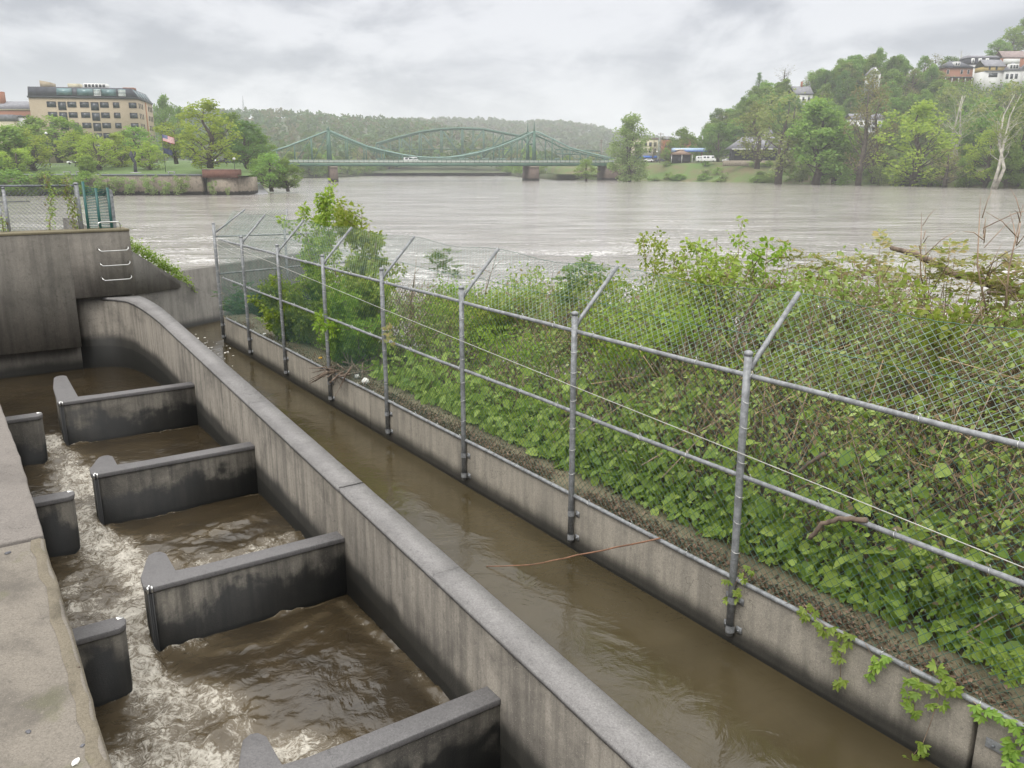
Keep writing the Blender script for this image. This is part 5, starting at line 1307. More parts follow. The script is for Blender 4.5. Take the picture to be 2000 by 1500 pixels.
# =================================================================== bridges
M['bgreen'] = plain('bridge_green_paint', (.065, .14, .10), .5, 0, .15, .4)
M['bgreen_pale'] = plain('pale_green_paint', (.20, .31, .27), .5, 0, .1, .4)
M['rail_white'] = plain('pale_railing_paint', (.38, .42, .38), .6, 0, .1, .4)
M['pier'] = concrete('pier_stone', (.19, .145, .12), (.10, .08, .065), wl=0, band=1.0, bnoise=.3, streak=.6)
BA = W(645, 318, 368); BB = W(1042, 318, 391)
bd = (BB-BA); bd[2] = 0; LB = np.linalg.norm(bd); bd /= LB; bn = np.array([-bd[1], bd[0], 0])
bridge = thing('truss_bridge', (BA[0], BA[1], 0), 'old green steel bridge with two pointed towers and sagging top chords on stone piers', 'bridge')
def bfr(u, d, z):
    p = BA + bd*u + bn*d
    return np.array([p[0], p[1], z])
def upx(px):                         # position along the bridge seen at column px (near truss)
    lo, hi = -200., 300.
    for _ in range(50):
        m = (lo+hi)/2; q = bfr(m, 0, 8)
        d = q - CAMP; zz = d[1]*CT - d[2]*ST_
        if 1000 + F*d[0]/zz < px: lo = m
        else: hi = m
    return lo
def zpx(u, py):
    q = bfr(u, 0, 8); return W(1000, py, q[1])[2]
chord = [(516, 303), (524, 298), (560, 287), (600, 272), (641, 256), (649, 256), (683, 271), (718.7, 285.5), (754, 295), (788, 302), (820, 306.5), (846, 307.8), (880, 307), (903.5, 304), (940, 296.5), (973, 286.6), (1010, 272), (1042, 257.5), (1050, 257.8), (1080, 272), (1111.5, 287.8), (1142, 296.5), (1173, 304), (1195, 309)]
cu = [(upx(x), zpx(upx(x), y)) for x, y in chord]
zd = zpx(0, 317.5)
for d in (0, 10.5):
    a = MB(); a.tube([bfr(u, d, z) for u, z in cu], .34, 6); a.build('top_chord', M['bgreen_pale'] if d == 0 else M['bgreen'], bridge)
    a = MB(); a.tube([bfr(u, d, z-.9 if 4 < i < 19 else z) for i, (u, z) in enumerate(cu)], .16, 5); a.build('lower_eyebar', M['bgreen'], bridge)
    a = MB()
    us = [upx(x) for x in (542, 577, 611, 645, 680, 716, 751, 786, 821, 846, 870, 905, 940, 975, 1010, 1042, 1078, 1113, 1148, 1180)]
    for i, u in enumerate(us):
        z = np.interp(u, [c[0] for c in cu], [c[1] for c in cu])
        a.box(u-.22, u+.22, d-.2, d+.2, zd-1, max(z, zd+1.2), bfr)
        if i+1 < len(us):
            u2 = us[i+1]; z2 = np.interp(u2, [c[0] for c in cu], [c[1] for c in cu])
            if z > z2: a.tube([bfr(u, d, z), bfr(u2, d, zd)], .1, 4)
            else: a.tube([bfr(u2, d, z2), bfr(u, d, zd)], .1, 4)
    a.build('truss_web', M['bgreen'], bridge)
for px, tt, fin in ((645, 254, 247), (1043, 256, 237)):
    u = upx(px); zt_ = zpx(u, tt); a = MB()
    for d in (0, 10.5):
        a.hexa([bfr(u-.9, d-.5, zd-1.2), bfr(u+.9, d-.5, zd-1.2), bfr(u+.9, d+.5, zd-1.2), bfr(u-.9, d+.5, zd-1.2), bfr(u-.45, d-.4, zt_), bfr(u+.45, d-.4, zt_), bfr(u+.45, d+.4, zt_), bfr(u-.45, d+.4, zt_)])
    for z in (zt_-.8, zt_-5.5): a.box(u-.3, u+.3, .3, 10.2, z-.35, z+.35, bfr)
    a.tube([bfr(u, .3, zt_-1), bfr(u, 10.2, zt_-5.3)], .15, 4); a.tube([bfr(u, 10.2, zt_-1), bfr(u, .3, zt_-5.3)], .15, 4)
    t_ = a.build('tower', M['bgreen'], bridge); f = MB()
    for d in (0, 10.5): f.tube([bfr(u, d, zt_), bfr(u, d, zt_+.8), bfr(u, d, zpx(u, fin))], [.4, .3, .06], 6)
    f.build('finial', M['bgreen'], t_)
u0, u1 = upx(470), upx(1198)
MB().box(u0, u1, -.6, 11.1, zd-.5, zd-.1, bfr).build('deck', M['asphalt'], bridge)
MB().box(u0, u1, -.75, -.602, zd-1.5, zd-.12, bfr).build('edge_girder', M['bgreen'], bridge)
MB().box(u0, u1, 11.102, 11.25, zd-1.5, zd-.12, bfr).build('edge_girder', M['bgreen'], bridge)
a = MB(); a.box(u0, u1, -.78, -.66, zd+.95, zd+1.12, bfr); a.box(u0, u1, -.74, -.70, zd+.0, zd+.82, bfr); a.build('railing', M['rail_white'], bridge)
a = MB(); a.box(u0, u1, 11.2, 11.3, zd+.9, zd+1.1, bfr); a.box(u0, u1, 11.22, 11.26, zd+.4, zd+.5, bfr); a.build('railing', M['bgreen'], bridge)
a = MB()
for u in np.arange(u0, u1, 2.1): a.box(u-.09, u+.09, -.84, -.784, zd-.1, zd+1.15, bfr)
a.build('railing_posts', M['bgreen'], bridge)
a = MB()
for u in np.arange(u0, u1, 7.8): a.box(u-.2, u+.2, -.6, 11.1, zd-1.45, zd-.52, bfr)
a.build('floor_beams', M['bgreen'], bridge)
for px, hw in ((651, 1.7), (1043, 2.1)):
    u = upx(px); a = MB()
    a.prism([(-2, -1.5), (2, -1.5), (2, 12), (-2, 12), (-2.6, 5)], -1, zd-1.52, lambda x, y, z, u=u, hw=hw: bfr(u+x*hw/2.2*(1.12-.02*z), y, z), top=None)
    p_ = a.build('pier', M['pier'], bridge)
    MB().box(u-hw*.98, u+hw*.98, -1.8, 12.2, zd-2.1, zd-1.525, bfr).build('pier_cap', M['stone'], p_)
a = MB(); u = upx(1192); a.box(u-2, u+16, -1, 11.5, -1, zd-1.51, bfr); a.build('abutment', M['pier'], bridge)
# the arched truss bridge upstream
YA = 600.
def afr(px, py, Y=YA): return W(px, py, Y)
arch = thing('arch_truss_bridge', afr(878, 318), 'second green bridge behind, a long arched through truss', 'bridge')
top = [(736, 280), (780, 267.5), (819, 257.8), (861, 252), (902, 250), (944, 252), (982.5, 259.5), (1020, 266)]
for d in (0, 13.):
    dv_ = np.array([0, d, 0]); a = MB()
    a.tube([afr(x, y) + dv_ for x, y in [(728, 307)] + top + [(1052, 307)]], .75, 6); a.build('arch_chord', M['bgreen'], arch)
    a = MB()
    xs_ = [736, 758, 780, 800, 819, 840, 861, 881, 902, 923, 944, 963, 982.5, 1001, 1020]
    for i, x in enumerate(xs_):
        y = np.interp(x, [t[0] for t in top], [t[1] for t in top]); thick_ = .5 if i % 2 == 0 else .22
        a.tube([afr(x, y) + dv_, afr(x, 309) + dv_], thick_, 5)
        if i % 2 == 0 and i+2 < len(xs_):
            x2 = xs_[i+2]; y2 = np.interp(x2, [t[0] for t in top], [t[1] for t in top])
            a.tube([afr(x, y) + dv_, afr(x2, 308) + dv_] if x < 880 else [afr(x2, y2) + dv_, afr(x, 308) + dv_], .28, 5)
    a.tube([afr(758, 291) + dv_, afr(1001, 291) + dv_], .22, 5)
    a.build('arch_web', M['bgreen'], arch)
a = MB(); p0, p1 = afr(690, 310), afr(1200, 311)
a.box(p0[0], p1[0], YA-.8, YA+14, p0[2]-1.6, p0[2]+.5); a.build('deck', M['bgreen'], arch)
a = MB(); p0, p1 = afr(1085, 300, 520), afr(1172, 303, 520)
for zz in (0, 2.4): a.tube([p0 + np.array([0, 0, zz]), p1 + np.array([0, 0, zz])], .4, 5)
for k in range(9): a.tube([p0 + (p1-p0)*k/8, p0 + (p1-p0)*k/8 + np.array([0, 0, 2.4])], .2, 4)
a.build('approach_truss', M['bgreen'], arch)
# =================================================================== buildings
def wallmat(name, col, dark=.8, streak=.25): return concrete(name, col, tuple(x*dark for x in col), streak=streak, blot=.12, rough=.85)
M['tanbrick'] = wallmat('tan_brick', (.42, .35, .25)); M['redbrick'] = wallmat('red_brick', (.34, .15, .09)); M['orange'] = wallmat('orange_brick', (.34, .17, .115))
M['cream'] = wallmat('cream_stucco', (.60, .55, .40)); M['whitewall'] = wallmat('white_clapboard', (.72, .72, .70)); M['yellow_w'] = wallmat('yellow_clapboard', (.55, .42, .17))
M['slate'] = plain('grey_roof', (.19, .19, .21), .8, 0, .2, 1.); M['darkroof'] = plain('charcoal_metal', (.055, .06, .075), .5, .2, .2, .6); M['brownroof'] = plain('brown_shingle', (.22, .15, .11), .9, 0, .2, 1.); M['rosyroof'] = plain('rosy_shingle', (.24, .185, .175), .9, 0, .2, 1.)
M['blackwall'] = plain('black_shingle', (.035, .037, .05), .7, 0, .2, 1.)
M['glass'] = plain('window_glass', (.045, .055, .065), .08, 0, .3, .3); M['glass_teal'] = plain('teal_glass', (.10, .17, .18), .08, 0, .4, .25)
M['frame'] = plain('dark_window_frame', (.04, .045, .05), .5, 0, .1, 1.); M['wframe'] = plain('white_trim', (.75, .75, .73), .5, 0, .05, 1.)
M['bluesign'] = plain('blue_canopy', (.04, .16, .55), .4, 0, .1, 1.); M['paleblue'] = plain('pale_blue_canopy', (.42, .56, .74), .4, 0, .1, 1.)
M['carwhite'] = plain('white_car_paint', (.78, .78, .78), .25, 0, .04, 1.); M['cardark'] = plain('dark_car_paint', (.05, .055, .07), .25, 0, .1, 1.); M['tyre'] = plain('tyre_rubber', (.02, .02, .02), .8, 0, .1, 1.)

class Bld:
    """a building in its own frame: x along the front (left to right), y away, z up"""
    def __init__(self, name, o, ang, label, cat='building', group=None):
        self.o = np.array(o, float); self.c, self.s = math.cos(ang), math.sin(ang)
        self.t = thing(name, o, label, cat, group)
    def fr(self, x, y, z):
        return self.o + np.array([self.c*x - self.s*y, self.s*x + self.c*y, z])
    def box(self, name, mat, x0, x1, y0, y1, z0, z1, parent=None): return MB().box(x0, x1, y0, y1, z0, z1, self.fr).build(name, mat, parent or self.t)
    def win(self, x, z, w, h, y=0., mull=1, frame='frame', side=None, glass='glass', name='window', cross=0):
        g = (lambda a, d, zz: self.fr(a, y-d, zz)) if side is None else (lambda a, d, zz: self.fr(side+d, a, zz))
        f = MB(); b = .09
        f.box(x-w/2, x-w/2+b, .0, .10, z, z+h, g); f.box(x+w/2-b, x+w/2, .0, .10, z, z+h, g); f.box(x-w/2+b, x+w/2-b, .0, .10, z, z+b, g); f.box(x-w/2+b, x+w/2-b, .0, .10, z+h-b, z+h, g)
        for k in range(mull): xm = x-w/2 + w*(k+1)/(mull+1); f.box(xm-.05, xm+.05, .0, .09, z+b, z+h-b, g)
        for k in range(cross): zm = z + h*(k+1)/(cross+1); f.box(x-w/2+b, x+w/2-b, .0, .085, zm-.04, zm+.04, g)
        o = f.build(name, M[frame], self.t)
        MB().box(x-w/2+b, x+w/2-b, .012, .04, z+b, z+h-b, g).build('pane', M[glass], o)
    def gable(self, name, mat, x0, x1, y0, y1, z0, z1, axis='x', ov=.4, parent=None):
        a = MB(); th = .25
        if axis == 'x': ym = (y0+y1)/2; pr = [(y0-ov, z0-ov*.6), (ym, z1), (y1+ov, z0-ov*.6), (y1+ov, z0-ov*.6+th), (ym, z1+th), (y0-ov, z0-ov*.6+th)]; a.prism(pr, x0-ov, x1+ov, lambda p, q, r: self.fr(r, p, q))
        else: xm = (x0+x1)/2; pr = [(x0-ov, z0-ov*.6), (xm, z1), (x1+ov, z0-ov*.6), (x1+ov, z0-ov*.6+th), (xm, z1+th), (x0-ov, z0-ov*.6+th)]; a.prism(pr, y0-ov, y1+ov, lambda p, q, r: self.fr(p, r, q))
        return a.build(name, mat, parent or self.t)
    def gwall(self, name, mat, x0, x1, y0, y1, z0, z1, axis='y'):
        a = MB()
        if axis == 'y': a.prism([(x0, z0), (x1, z0), ((x0+x1)/2, z1)], y0, y1, lambda p, q, r: self.fr(p, r, q))
        else: a.prism([(y0, z0), (y1, z0), ((y0+y1)/2, z1)], x0, x1, lambda p, q, r: self.fr(r, p, q))
        return a.build(name, mat, self.t)
    def hip(self, name, mat, x0, x1, y0, y1, z0, z1, ov=.5, rf=.5):
        x0 -= ov; x1 += ov; y0 -= ov; y1 += ov; d = min(x1-x0, y1-y0)/2
        if x1-x0 > y1-y0: r = [(x0+d*rf*2, (y0+y1)/2), (x1-d*rf*2, (y0+y1)/2)]
        else: r = [((x0+x1)/2, y0+d*rf*2), ((x0+x1)/2, y1-d*rf*2)]
        c = [self.fr(x0, y0, z0), self.fr(x1, y0, z0), self.fr(x1, y1, z0), self.fr(x0, y1, z0), self.fr(*r[0], z1), self.fr(*r[1], z1)]
        if x1-x0 > y1-y0: f = [(0, 1, 5, 4), (1, 2, 5), (2, 3, 4, 5), (3, 0, 4), (3, 2, 1, 0)]
        else: f = [(0, 1, 4), (1, 2, 5, 4), (2, 3, 5), (3, 0, 4, 5), (3, 2, 1, 0)]
        return MB().add(c, f).build(name, mat, self.t)

# the seven storey hotel block
A0 = W(70.5, 300, 320); A1 = W(279, 300, 328); ang = math.atan2(A1[1]-A0[1], A1[0]-A0[0]); LW = float(np.hypot(A1[0]-A0[0], A1[1]-A0[1]))
zb_ = 7.; zc_ = W(279, 193.5, 328)[2]; zr_ = W(279, 172.5, 328)[2]
H_ = Bld('hotel_building', (A0[0], A0[1], zb_), ang, 'big tan brick hotel block with a dark mansard top storey above the park trees')
DP = 30.; h0 = zc_-zb_; h1 = zr_-zb_
H_.box('wall', M['tanbrick'], 0, LW, 0, DP, 0, h0)
H_.box('cornice', M['frame'], -.35, LW+.35, -.35, DP+.35, h0+.002, h0+.55)
a = MB(); a.hexa([H_.fr(-.1, -.1, h0+.552), H_.fr(LW+.1, -.1, h0+.552), H_.fr(LW+.1, DP, h0+.552), H_.fr(-.1, DP, h0+.552), H_.fr(.1, .4, h1), H_.fr(LW-1.8, .4, h1), H_.fr(LW-1.8, DP-1, h1), H_.fr(.1, DP-1, h1)])
pent = a.build('penthouse', M['darkroof'], H_.t)
fl_h = 3.64; sx = LW/38.
rowz = [h0 - 3.3 - fl_h*k for k in range(5)]
for k, z in enumerate(rowz):
    for x, w, h, mu in ((7.6, 3.1, 1.95, 2), (11.25, 2.7, 2.9, 1), (14.7, 3.0, 1.95, 2), (19.1, 3.1, 1.95, 2), (22.7, 2.7, 2.9, 1), (26.1, 3.0, 1.95, 2), (30.3, 2.2, 1.95, 1), (36.2, 2.7, 1.95, 2)):
        H_.win(x*sx, z - (1. if h > 2.5 else 0) + .1, w, h, mull=mu, cross=1 if h < 2.5 else 0)
    for y, w in ((2.6, 1.1), (5.8, 1.1), (8.9, 1.1), (21, 1.2), (24.2, 1.2), (27.4, 1.2)): H_.win(y, z+.1, w, 1.9, mull=0, side=LW, cross=1)
    if k == 2:
        pass
H_.box('downpipe_strip', plain('rust_strip', (.36, .17, .08), .8), LW+.001, LW+.25, 14.6, 15.8, 3, h0-.2)
pz = h0+.95; ph = h1-h0-1.35
def pwin(x, w, mat, nm):
    a = MB(); k = .5/(h1-h0-.55)
    g = lambda xx, d, z: H_.fr(xx, -.1 + (z-h0-.55)*k - d, z)
    a.box(x-w/2, x+w/2, .01, .06, pz, pz+ph, g); o = a.build(nm, mat, H_.t)
    f = MB()
    for xm in ((x-w/2, x+w/2) if nm != 'louvre' else ()): f.box(xm-.07, xm+.07, .0, .1, pz, pz+ph, g)
    if nm == 'louvre':
        for q in range(5): f.box(x-w/2, x+w/2, .061, .12, pz + ph*q/5, pz + ph*q/5+.2, g)
    f.build('frame' if nm != 'louvre' else 'blade', M['wframe'] if nm == 'louvre' else M['frame'], o)
for x, w in ((12.6, 5.4), (19.8, 5.6), (28.2, 5.2)): pwin(x*sx, w, M['glass_teal'], 'window')
for x, w in ((24.1, 2.4), (32.8, 2.6)): pwin(x*sx, w, M['glass_teal'], 'louvre')
for y in (4, 9.5, 15, 20.5, 26):
    k = 1.9/(h1-h0-.55); g = lambda yy, d, z: H_.fr(LW+.1 - (z-h0-.55)*k + d, yy, z)
    MB().box(y-1.8, y+1.8, .01, .07, pz, pz+ph, g).build('window', M['glass_teal'], H_.t)
a = MB(); a.hexa([H_.fr(3, 5, h1), H_.fr(6.8, 5, h1), H_.fr(6.8, 11, h1), H_.fr(3, 11, h1), H_.fr(3, 5, h1+2.6), H_.fr(6.8, 5, h1+1.9), H_.fr(6.8, 11, h1+1.9), H_.fr(3, 11, h1+2.6)]); a.build('stair_head', M['tanbrick'], H_.t)
H_.box('roof_unit', M['cream'], 11.6, 15.8, 8, 12, h1, h1+1.9)
o = H_.box('roof_unit', M['wframe'], 17, 25, 8, 13, h1, h1+2.1)
for k in range(6): H_.box('vent_grille', M['frame'], 17.4+k*1.25, 18.3+k*1.25, 7.93, 7.999, h1+.8, h1+1.8, o)
H_.box('roof_unit', M['redbrick'], 31, 35, 6, 10, h1, h1+.7)
# brick and cream buildings at the far left
b0 = W(-75, 300, 350); B_ = Bld('brick_building', (b0[0], b0[1], 7.), .05, 'old red brick building with a grey hipped roof left of the hotel block')
wd_ = W(73, 300, 350)[0] - b0[0]; hb = W(20, 215, 350)[2]-7
B_.box('wall', M['orange'], 0, wd_, 0, 18, 0, hb)
B_.box('cornice', M['cream'], -.3, wd_+.3, -.3, 18.3, hb+.002, hb+.5)
B_.hip('roof', M['slate'], 0, wd_, 0, 18, hb+.502, hb+4.0, .4, .35)
for k in range(5): B_.win(wd_ - 2.5 - k*3.2, hb-4.2, 1.4, 2.4, mull=0, cross=1)
B_.box('chimney', M['redbrick'], wd_-16.6, wd_-14.2, 6, 8, hb+1, hb+7.5)
b0 = W(-60, 300, 318); B2 = Bld('cream_building', (b0[0], b0[1], 7.), .03, 'low cream building with a flat grey cornice at the far left edge')
w2 = W(33, 300, 318)[0]-b0[0]; hb = W(20, 236, 318)[2]-7
B2.box('wall', M['cream'], 0, w2, 0, 10, 0, hb); B2.box('parapet', M['slate'], -.2, w2+.2, -.2, 10.2, hb+.002, hb+2.2)
b0 = W(33.5, 300, 322); B3 = Bld('cream_annex', (b0[0], b0[1], 7.), .0, 'narrow cream annex with one dark window beside the hotel block')
w3 = W(56, 300, 322)[0]-b0[0]; hb = W(40, 229, 322)[2]-7
B3.box('wall', M['whitewall'], 0, w3, 0, 8, 0, hb); B3.box('cornice', M['frame'], -.2, w3+.3, -.2, 8.2, hb+.002, hb+.5); B3.win(1.3, hb-4.4, 1.2, 2.6, mull=0, cross=1)

# right bank, by the road
zR = 8.3
def bld_px(name, pxl, pxr, Y, ang, label, **k):
    b = W(pxl, 310, Y); b[2] = zR; B = Bld(name, b, ang, label, **k); B.w = W(pxr, 310, Y)[0]-b[0]; B.H = lambda py: W(1000, py, Y)[2]-zR; return B
B = bld_px('cream_shop', 1236, 1284, 428, .0, 'three storey cream painted building with arched top windows near the bridge')
hh = B.H(272); B.box('wall', M['cream'], 0, B.w, 0, 12, 0, hh); B.box('cornice', M['rosyroof'], -.2, B.w+.2, -.2, 12.2, hh+.002, hh+.6)
for k in range(5):
    for py in (286, 298): B.win(1.4 + k*(B.w-2.8)/4, B.H(py), 1.3, 1.9, mull=0, cross=1)
B.box('awning', M['bluesign'], .3, B.w-.3, -1., -.02, 1.9, 3.0)
B = bld_px('canopy_shelter', 1317, 1380, 412, .02, 'flat fuel canopy with a pale blue and white fascia')
B.box('fascia', M['paleblue'], 0, B.w, 0, 8, B.H(296.5), B.H(289)); B.box('stripe', M['bluesign'], -.02, B.w+.02, -.05, -.002, B.H(295.8), B.H(294)); B.box('stripe', M['wframe'], 0, B.w*.3, -.1, -.055, B.H(294), B.H(290.5))
for x in (1.5, B.w-1.5): B.box('column', M['redbrick'], x-.3, x+.3, 3, 3.6, -.3, B.H(296.6))
B = bld_px('pavilion', 1310, 1354, 396, .02, 'low pavilion with a hipped brown roof')
hh = B.H(302); B.box('wall', M['blackwall'], 1, B.w-1, 1, 7, -.3, hh); B.hip('roof', M['brownroof'], 0, B.w, 0, 8, hh+.002, B.H(292), .3, .7)
for x in (.4, B.w*.5, B.w-.4): B.box('post', M['wframe'], x-.12, x+.12, .1, .4, -.3, hh)
B = bld_px('brick_house', 1295, 1312, 450, 0., 'narrow brick house behind the utility pole')
B.box('wall', M['redbrick'], 0, B.w, 0, 8, 0, B.H(273)); B.gable('roof', M['slate'], 0, B.w, 0, 8, B.H(273)+.3, B.H(267), 'x', .2); B.win(1.5, B.H(290), 1., 1.6, mull=0); B.win(3.3, B.H(290), 1., 1.6, mull=0)
B = bld_px('brick_shop', 1332, 1360, 455, 0., 'red brick shop rising behind the fuel canopy')
B.box('wall', M['redbrick'], 0, B.w, 0, 9, 0, B.H(271)); B.box('parapet', M['stone'], -.15, B.w+.15, -.15, 9.1, B.H(271)+.002, B.H(269)); B.win(2, B.H(283), 1.1, 1.7, mull=0); B.win(5, B.H(283), 1.1, 1.7, mull=0)
B = bld_px('slate_roofed_hall', 1431, 1555, 372, -.02, 'long open hall with a big grey slate roof and dark porch by the road')
hh = B.H(291); B.box('wall', M['blackwall'], 1, B.w-1, 2.5, 11, -.4, hh); B.hip('roof', M['slate'], 0, B.w, 0, 13, hh+.002, B.H(266), .8, .42)
B.box('eaves', M['wframe'], -.8, B.w+.8, -.85, -.802, hh-.25, hh+.12)
for k in range(9): B.box('porch_post', M['frame'], .5+k*(B.w-1)/8-.12, .5+k*(B.w-1)/8+.12, .4, .65, -.4, hh)
B.box('skylight', M['wframe'], 8.5, 11, 2.2, 2.9, hh+2.2, hh+2.9)
B.box('retaining_wall', M['stone'], -5, B.w+3, -4.2, -3.8, -1.8, .5)
B = bld_px('cream_house', 1480, 1505, 425, 0., 'cream gabled house half hidden above the slate roof')
B.box('wall', M['cream'], 0, B.w, 0, 8, 0, B.H(262)); B.gable('roof', M['slate'], 0, B.w, 0, 8, B.H(262)+.3, B.H(251), 'x', .3)
B.win(2, B.H(270), 1., 1.6, mull=0, frame='wframe'); B.win(4.5, B.H(270), 1., 1.6, mull=0, frame='wframe')
B = bld_px('white_house', 1657, 1718, 392, 0., 'big white balconied house glimpsed through the brown budding trees')
B.box('wall', M['whitewall'], 0, B.w, 0, 9, 0, B.H(233)); B.gable('roof', M['slate'], 0, B.w, 0, 9, B.H(233)+.3, B.H(222), 'x', .4)
for py in (246, 258, 270):
    B.box('balcony', M['wframe'], .3, B.w-.3, -1.4, -.02, B.H(py)-.25, B.H(py)-.05)
    for k in range(5): B.win(1.6 + k*(B.w-3.2)/4, B.H(py)+.2, 1.2, 1.7, mull=0, frame='wframe')

# hilltop houses
def house_px(name, pxl, pxr, pyb, Y, ang, label):
    b = W(pxl, pyb, Y); B = Bld(name, b, ang, label, 'house'); B.w = (W(pxr, pyb, Y)[0]-b[0])/math.cos(ang); B.H = lambda py: W(1000, py, Y)[2]-b[2]; return B
B = house_px('brick_house', 1840, 1898, 163, 470, .03, 'orange-red brick hilltop house with a dark hipped roof and white dormer')
hh = B.H(132); B.box('wall', M['orange'], 0, B.w, 0, 11, -6, hh); B.hip('roof', M['darkroof'], 0, B.w, 0, 11, hh+.002, B.H(117), .8, .48)
B.box('dormer', M['whitewall'], B.w*.38, B.w*.56, .6, 4, hh+.8, hh+3.0); B.win(B.w*.43, hh+1.1, 1., 1.5, y=.59, mull=0, frame='wframe'); B.win(B.w*.51, hh+1.1, 1., 1.5, y=.59, mull=0, frame='wframe')
for x in (.15, .62, .85): B.win(B.w*x, hh-3.2, 1.3, 2.2, mull=0, frame='wframe')
B.box('balcony', M['frame'], .5, B.w-.3, -1.6, -.02, hh-5.2, hh-4.6)
for k in range(5): B.box('balcony_post', M['wframe'], .7+k*(B.w-1.6)/4, .95+k*(B.w-1.6)/4, -1.55, -1.3, hh-9.5, hh-5.201)
B = house_px('mansard_house', 1887, 1948, 168, 478, .02, 'white hilltop house with a black mansard storey and three white dormers')
hh = B.H(126); B.box('wall', M['whitewall'], 0, B.w, 0, 11, -6, hh)
a = MB(); h1_ = B.H(112.5); a.hexa([B.fr(-.2, -.2, hh+.002), B.fr(B.w+.2, -.2, hh+.002), B.fr(B.w+.2, 11, hh+.002), B.fr(-.2, 11, hh+.002), B.fr(.2, .5, h1_), B.fr(B.w-.2, .5, h1_), B.fr(B.w-.2, 10.5, h1_), B.fr(.2, 10.5, h1_)]); a.build('mansard', M['blackwall'], B.t)
a = MB(); a.hexa([B.fr(-.1, .2, h1_+.002), B.fr(B.w, .2, h1_+.002), B.fr(B.w, 11, h1_+.002), B.fr(-.1, 11, h1_+.002), B.fr(.5, 3, h1_+1.4), B.fr(B.w-.5, 3, h1_+1.4), B.fr(B.w-.5, 8, h1_+1.4), B.fr(.5, 8, h1_+1.4)]); a.build('roof', M['slate'], B.t)
for x in (.11, .34, .57):
    d = B.box('dormer', M['wframe'], B.w*x-.75, B.w*x+.75, -.35, 2, hh+.6, hh+3.1); B.win(B.w*x, hh+.9, .9, 1.7, y=-.36, mull=0, frame='wframe')
for x in (.3, .45, .6): B.win(B.w*x, hh-3.4, 1.2, 2.2, mull=0, frame='wframe')
B = house_px('yellow_house', 1920, 1959, 158, 455, .03, 'yellow and white hilltop house with a plain grey roof')
hh = B.H(130); hm = B.H(139.5); B.box('lower_wall', M['whitewall'], 0, B.w, -1.2, 9, -7, hm); B.box('upper_wall', M['yellow_w'], 0, B.w, 0, 9, hm+.002, hh); B.gable('roof', M['slate'], 0, B.w, 0, 9, hh+.3, B.H(115.5), 'x', .5)
for x in (.25, .6): B.win(B.w*x, hm+.8, 1., 1.6, mull=0, frame='frame')
B.win(B.w*.4, B.H(151), 4.5, 2., y=-1.2, mull=1, frame='frame'); B.box('porch_roof', M['slate'], -.2, B.w+.2, -1.8, -.01, hm+.003, hm+.2)
B = house_px('white_gabled_house', 1960, 2012, 156, 452, -.25, 'white hilltop house with a steep dark gambrel roof at the right edge')
hh = B.H(138); hg = B.H(117); B.box('wall', M['whitewall'], 0, B.w*.62, 0, 9, -6, hh); B.hip('roof', M['slate'], 0, B.w*.62, 0, 9, hh+.002, B.H(121), .5, .4)
B.box('dormer', M['whitewall'], B.w*.12, B.w*.45, .2, 4, hh+.4, hh+3.2); 
for x in (.2, .3, .39): B.win(B.w*x, hh+1., .9, 1.6, y=.19, mull=0, frame='frame')
for x in (.1, .25, .4): B.win(B.w*x, hh-4, 1.3, 2.4, mull=0, frame='frame')
B.box('side_wall', M['whitewall'], B.w*.62+.002, B.w*1.3, -1, 9, -6, hh+1); B.gwall('gable', M['whitewall'], B.w*.62, B.w*1.3, -1.001, -.6, hh+1.002, hg+1); B.gable('side_roof', M['darkroof'], B.w*.62, B.w*1.3, -.6, 9, hh+1, hg+1, 'y', .3)
for x in (.75, .95): B.win(B.w*x, hh+.2, 1.1, 2., y=-1.01, mull=0, frame='frame'); B.win(B.w*x, hh-4, 1.1, 2., y=-1.01, mull=0, frame='frame')
B = house_px('brown_brick_house', 1956, 2030, 135, 500, .02, 'brown brick house with a rosy roof standing behind at the upper right')
hh = B.H(113); B.box('wall', M['redbrick'], 0, B.w, 0, 9, -6, hh); B.gable('roof', M['rosyroof'], 0, B.w, 0, 9, hh+.3, B.H(98.5), 'x', .4); B.win(B.w*.2, hh-2.6, 3., 1.4, mull=2, frame='wframe'); B.win(B.w*.65, hh-2.6, 1.2, 1.8, mull=0, frame='wframe'); B.box('porch', M['whitewall'], .2, B.w*.42, -1.5, -.01, hh-3.5, hh-.6)
B = house_px('slate_roofed_cottage', 1551, 1588, 199, 452, .15, 'small white house with a steep grey roof in the left part of the hill wood')
hh = B.H(184); B.box('wall', M['whitewall'], 0, B.w, 0, 8, -6, hh); B.gable('roof', M['slate'], 0, B.w, 0, 8, hh+.3, B.H(168), 'x', .4); B.box('chimney', M['redbrick'], B.w*.5, B.w*.58, 3.5, 4.4, hh+3, hh+6.5)
for x in (.2, .5, .8): B.win(B.w*x, hh-3, 1., 1.7, mull=0, frame='frame')
B = house_px('white_cottage', 1697, 1718, 158, 440, -.1, 'small white gabled house in the trees under the crest')
hh = B.H(145); B.box('wall', M['whitewall'], 0, B.w, 0, 7, -8, hh); B.gwall('gable', M['whitewall'], 0, B.w, -.001, .3, hh+.002, B.H(131)); B.gable('roof', M['slate'], 0, B.w, .3, 7, hh+.2, B.H(131), 'y', .3); B.win(B.w*.3, hh-2.5, .9, 1.6, mull=0, frame='frame'); B.win(B.w*.7, hh-2.5, .9, 1.6, mull=0, frame='frame')

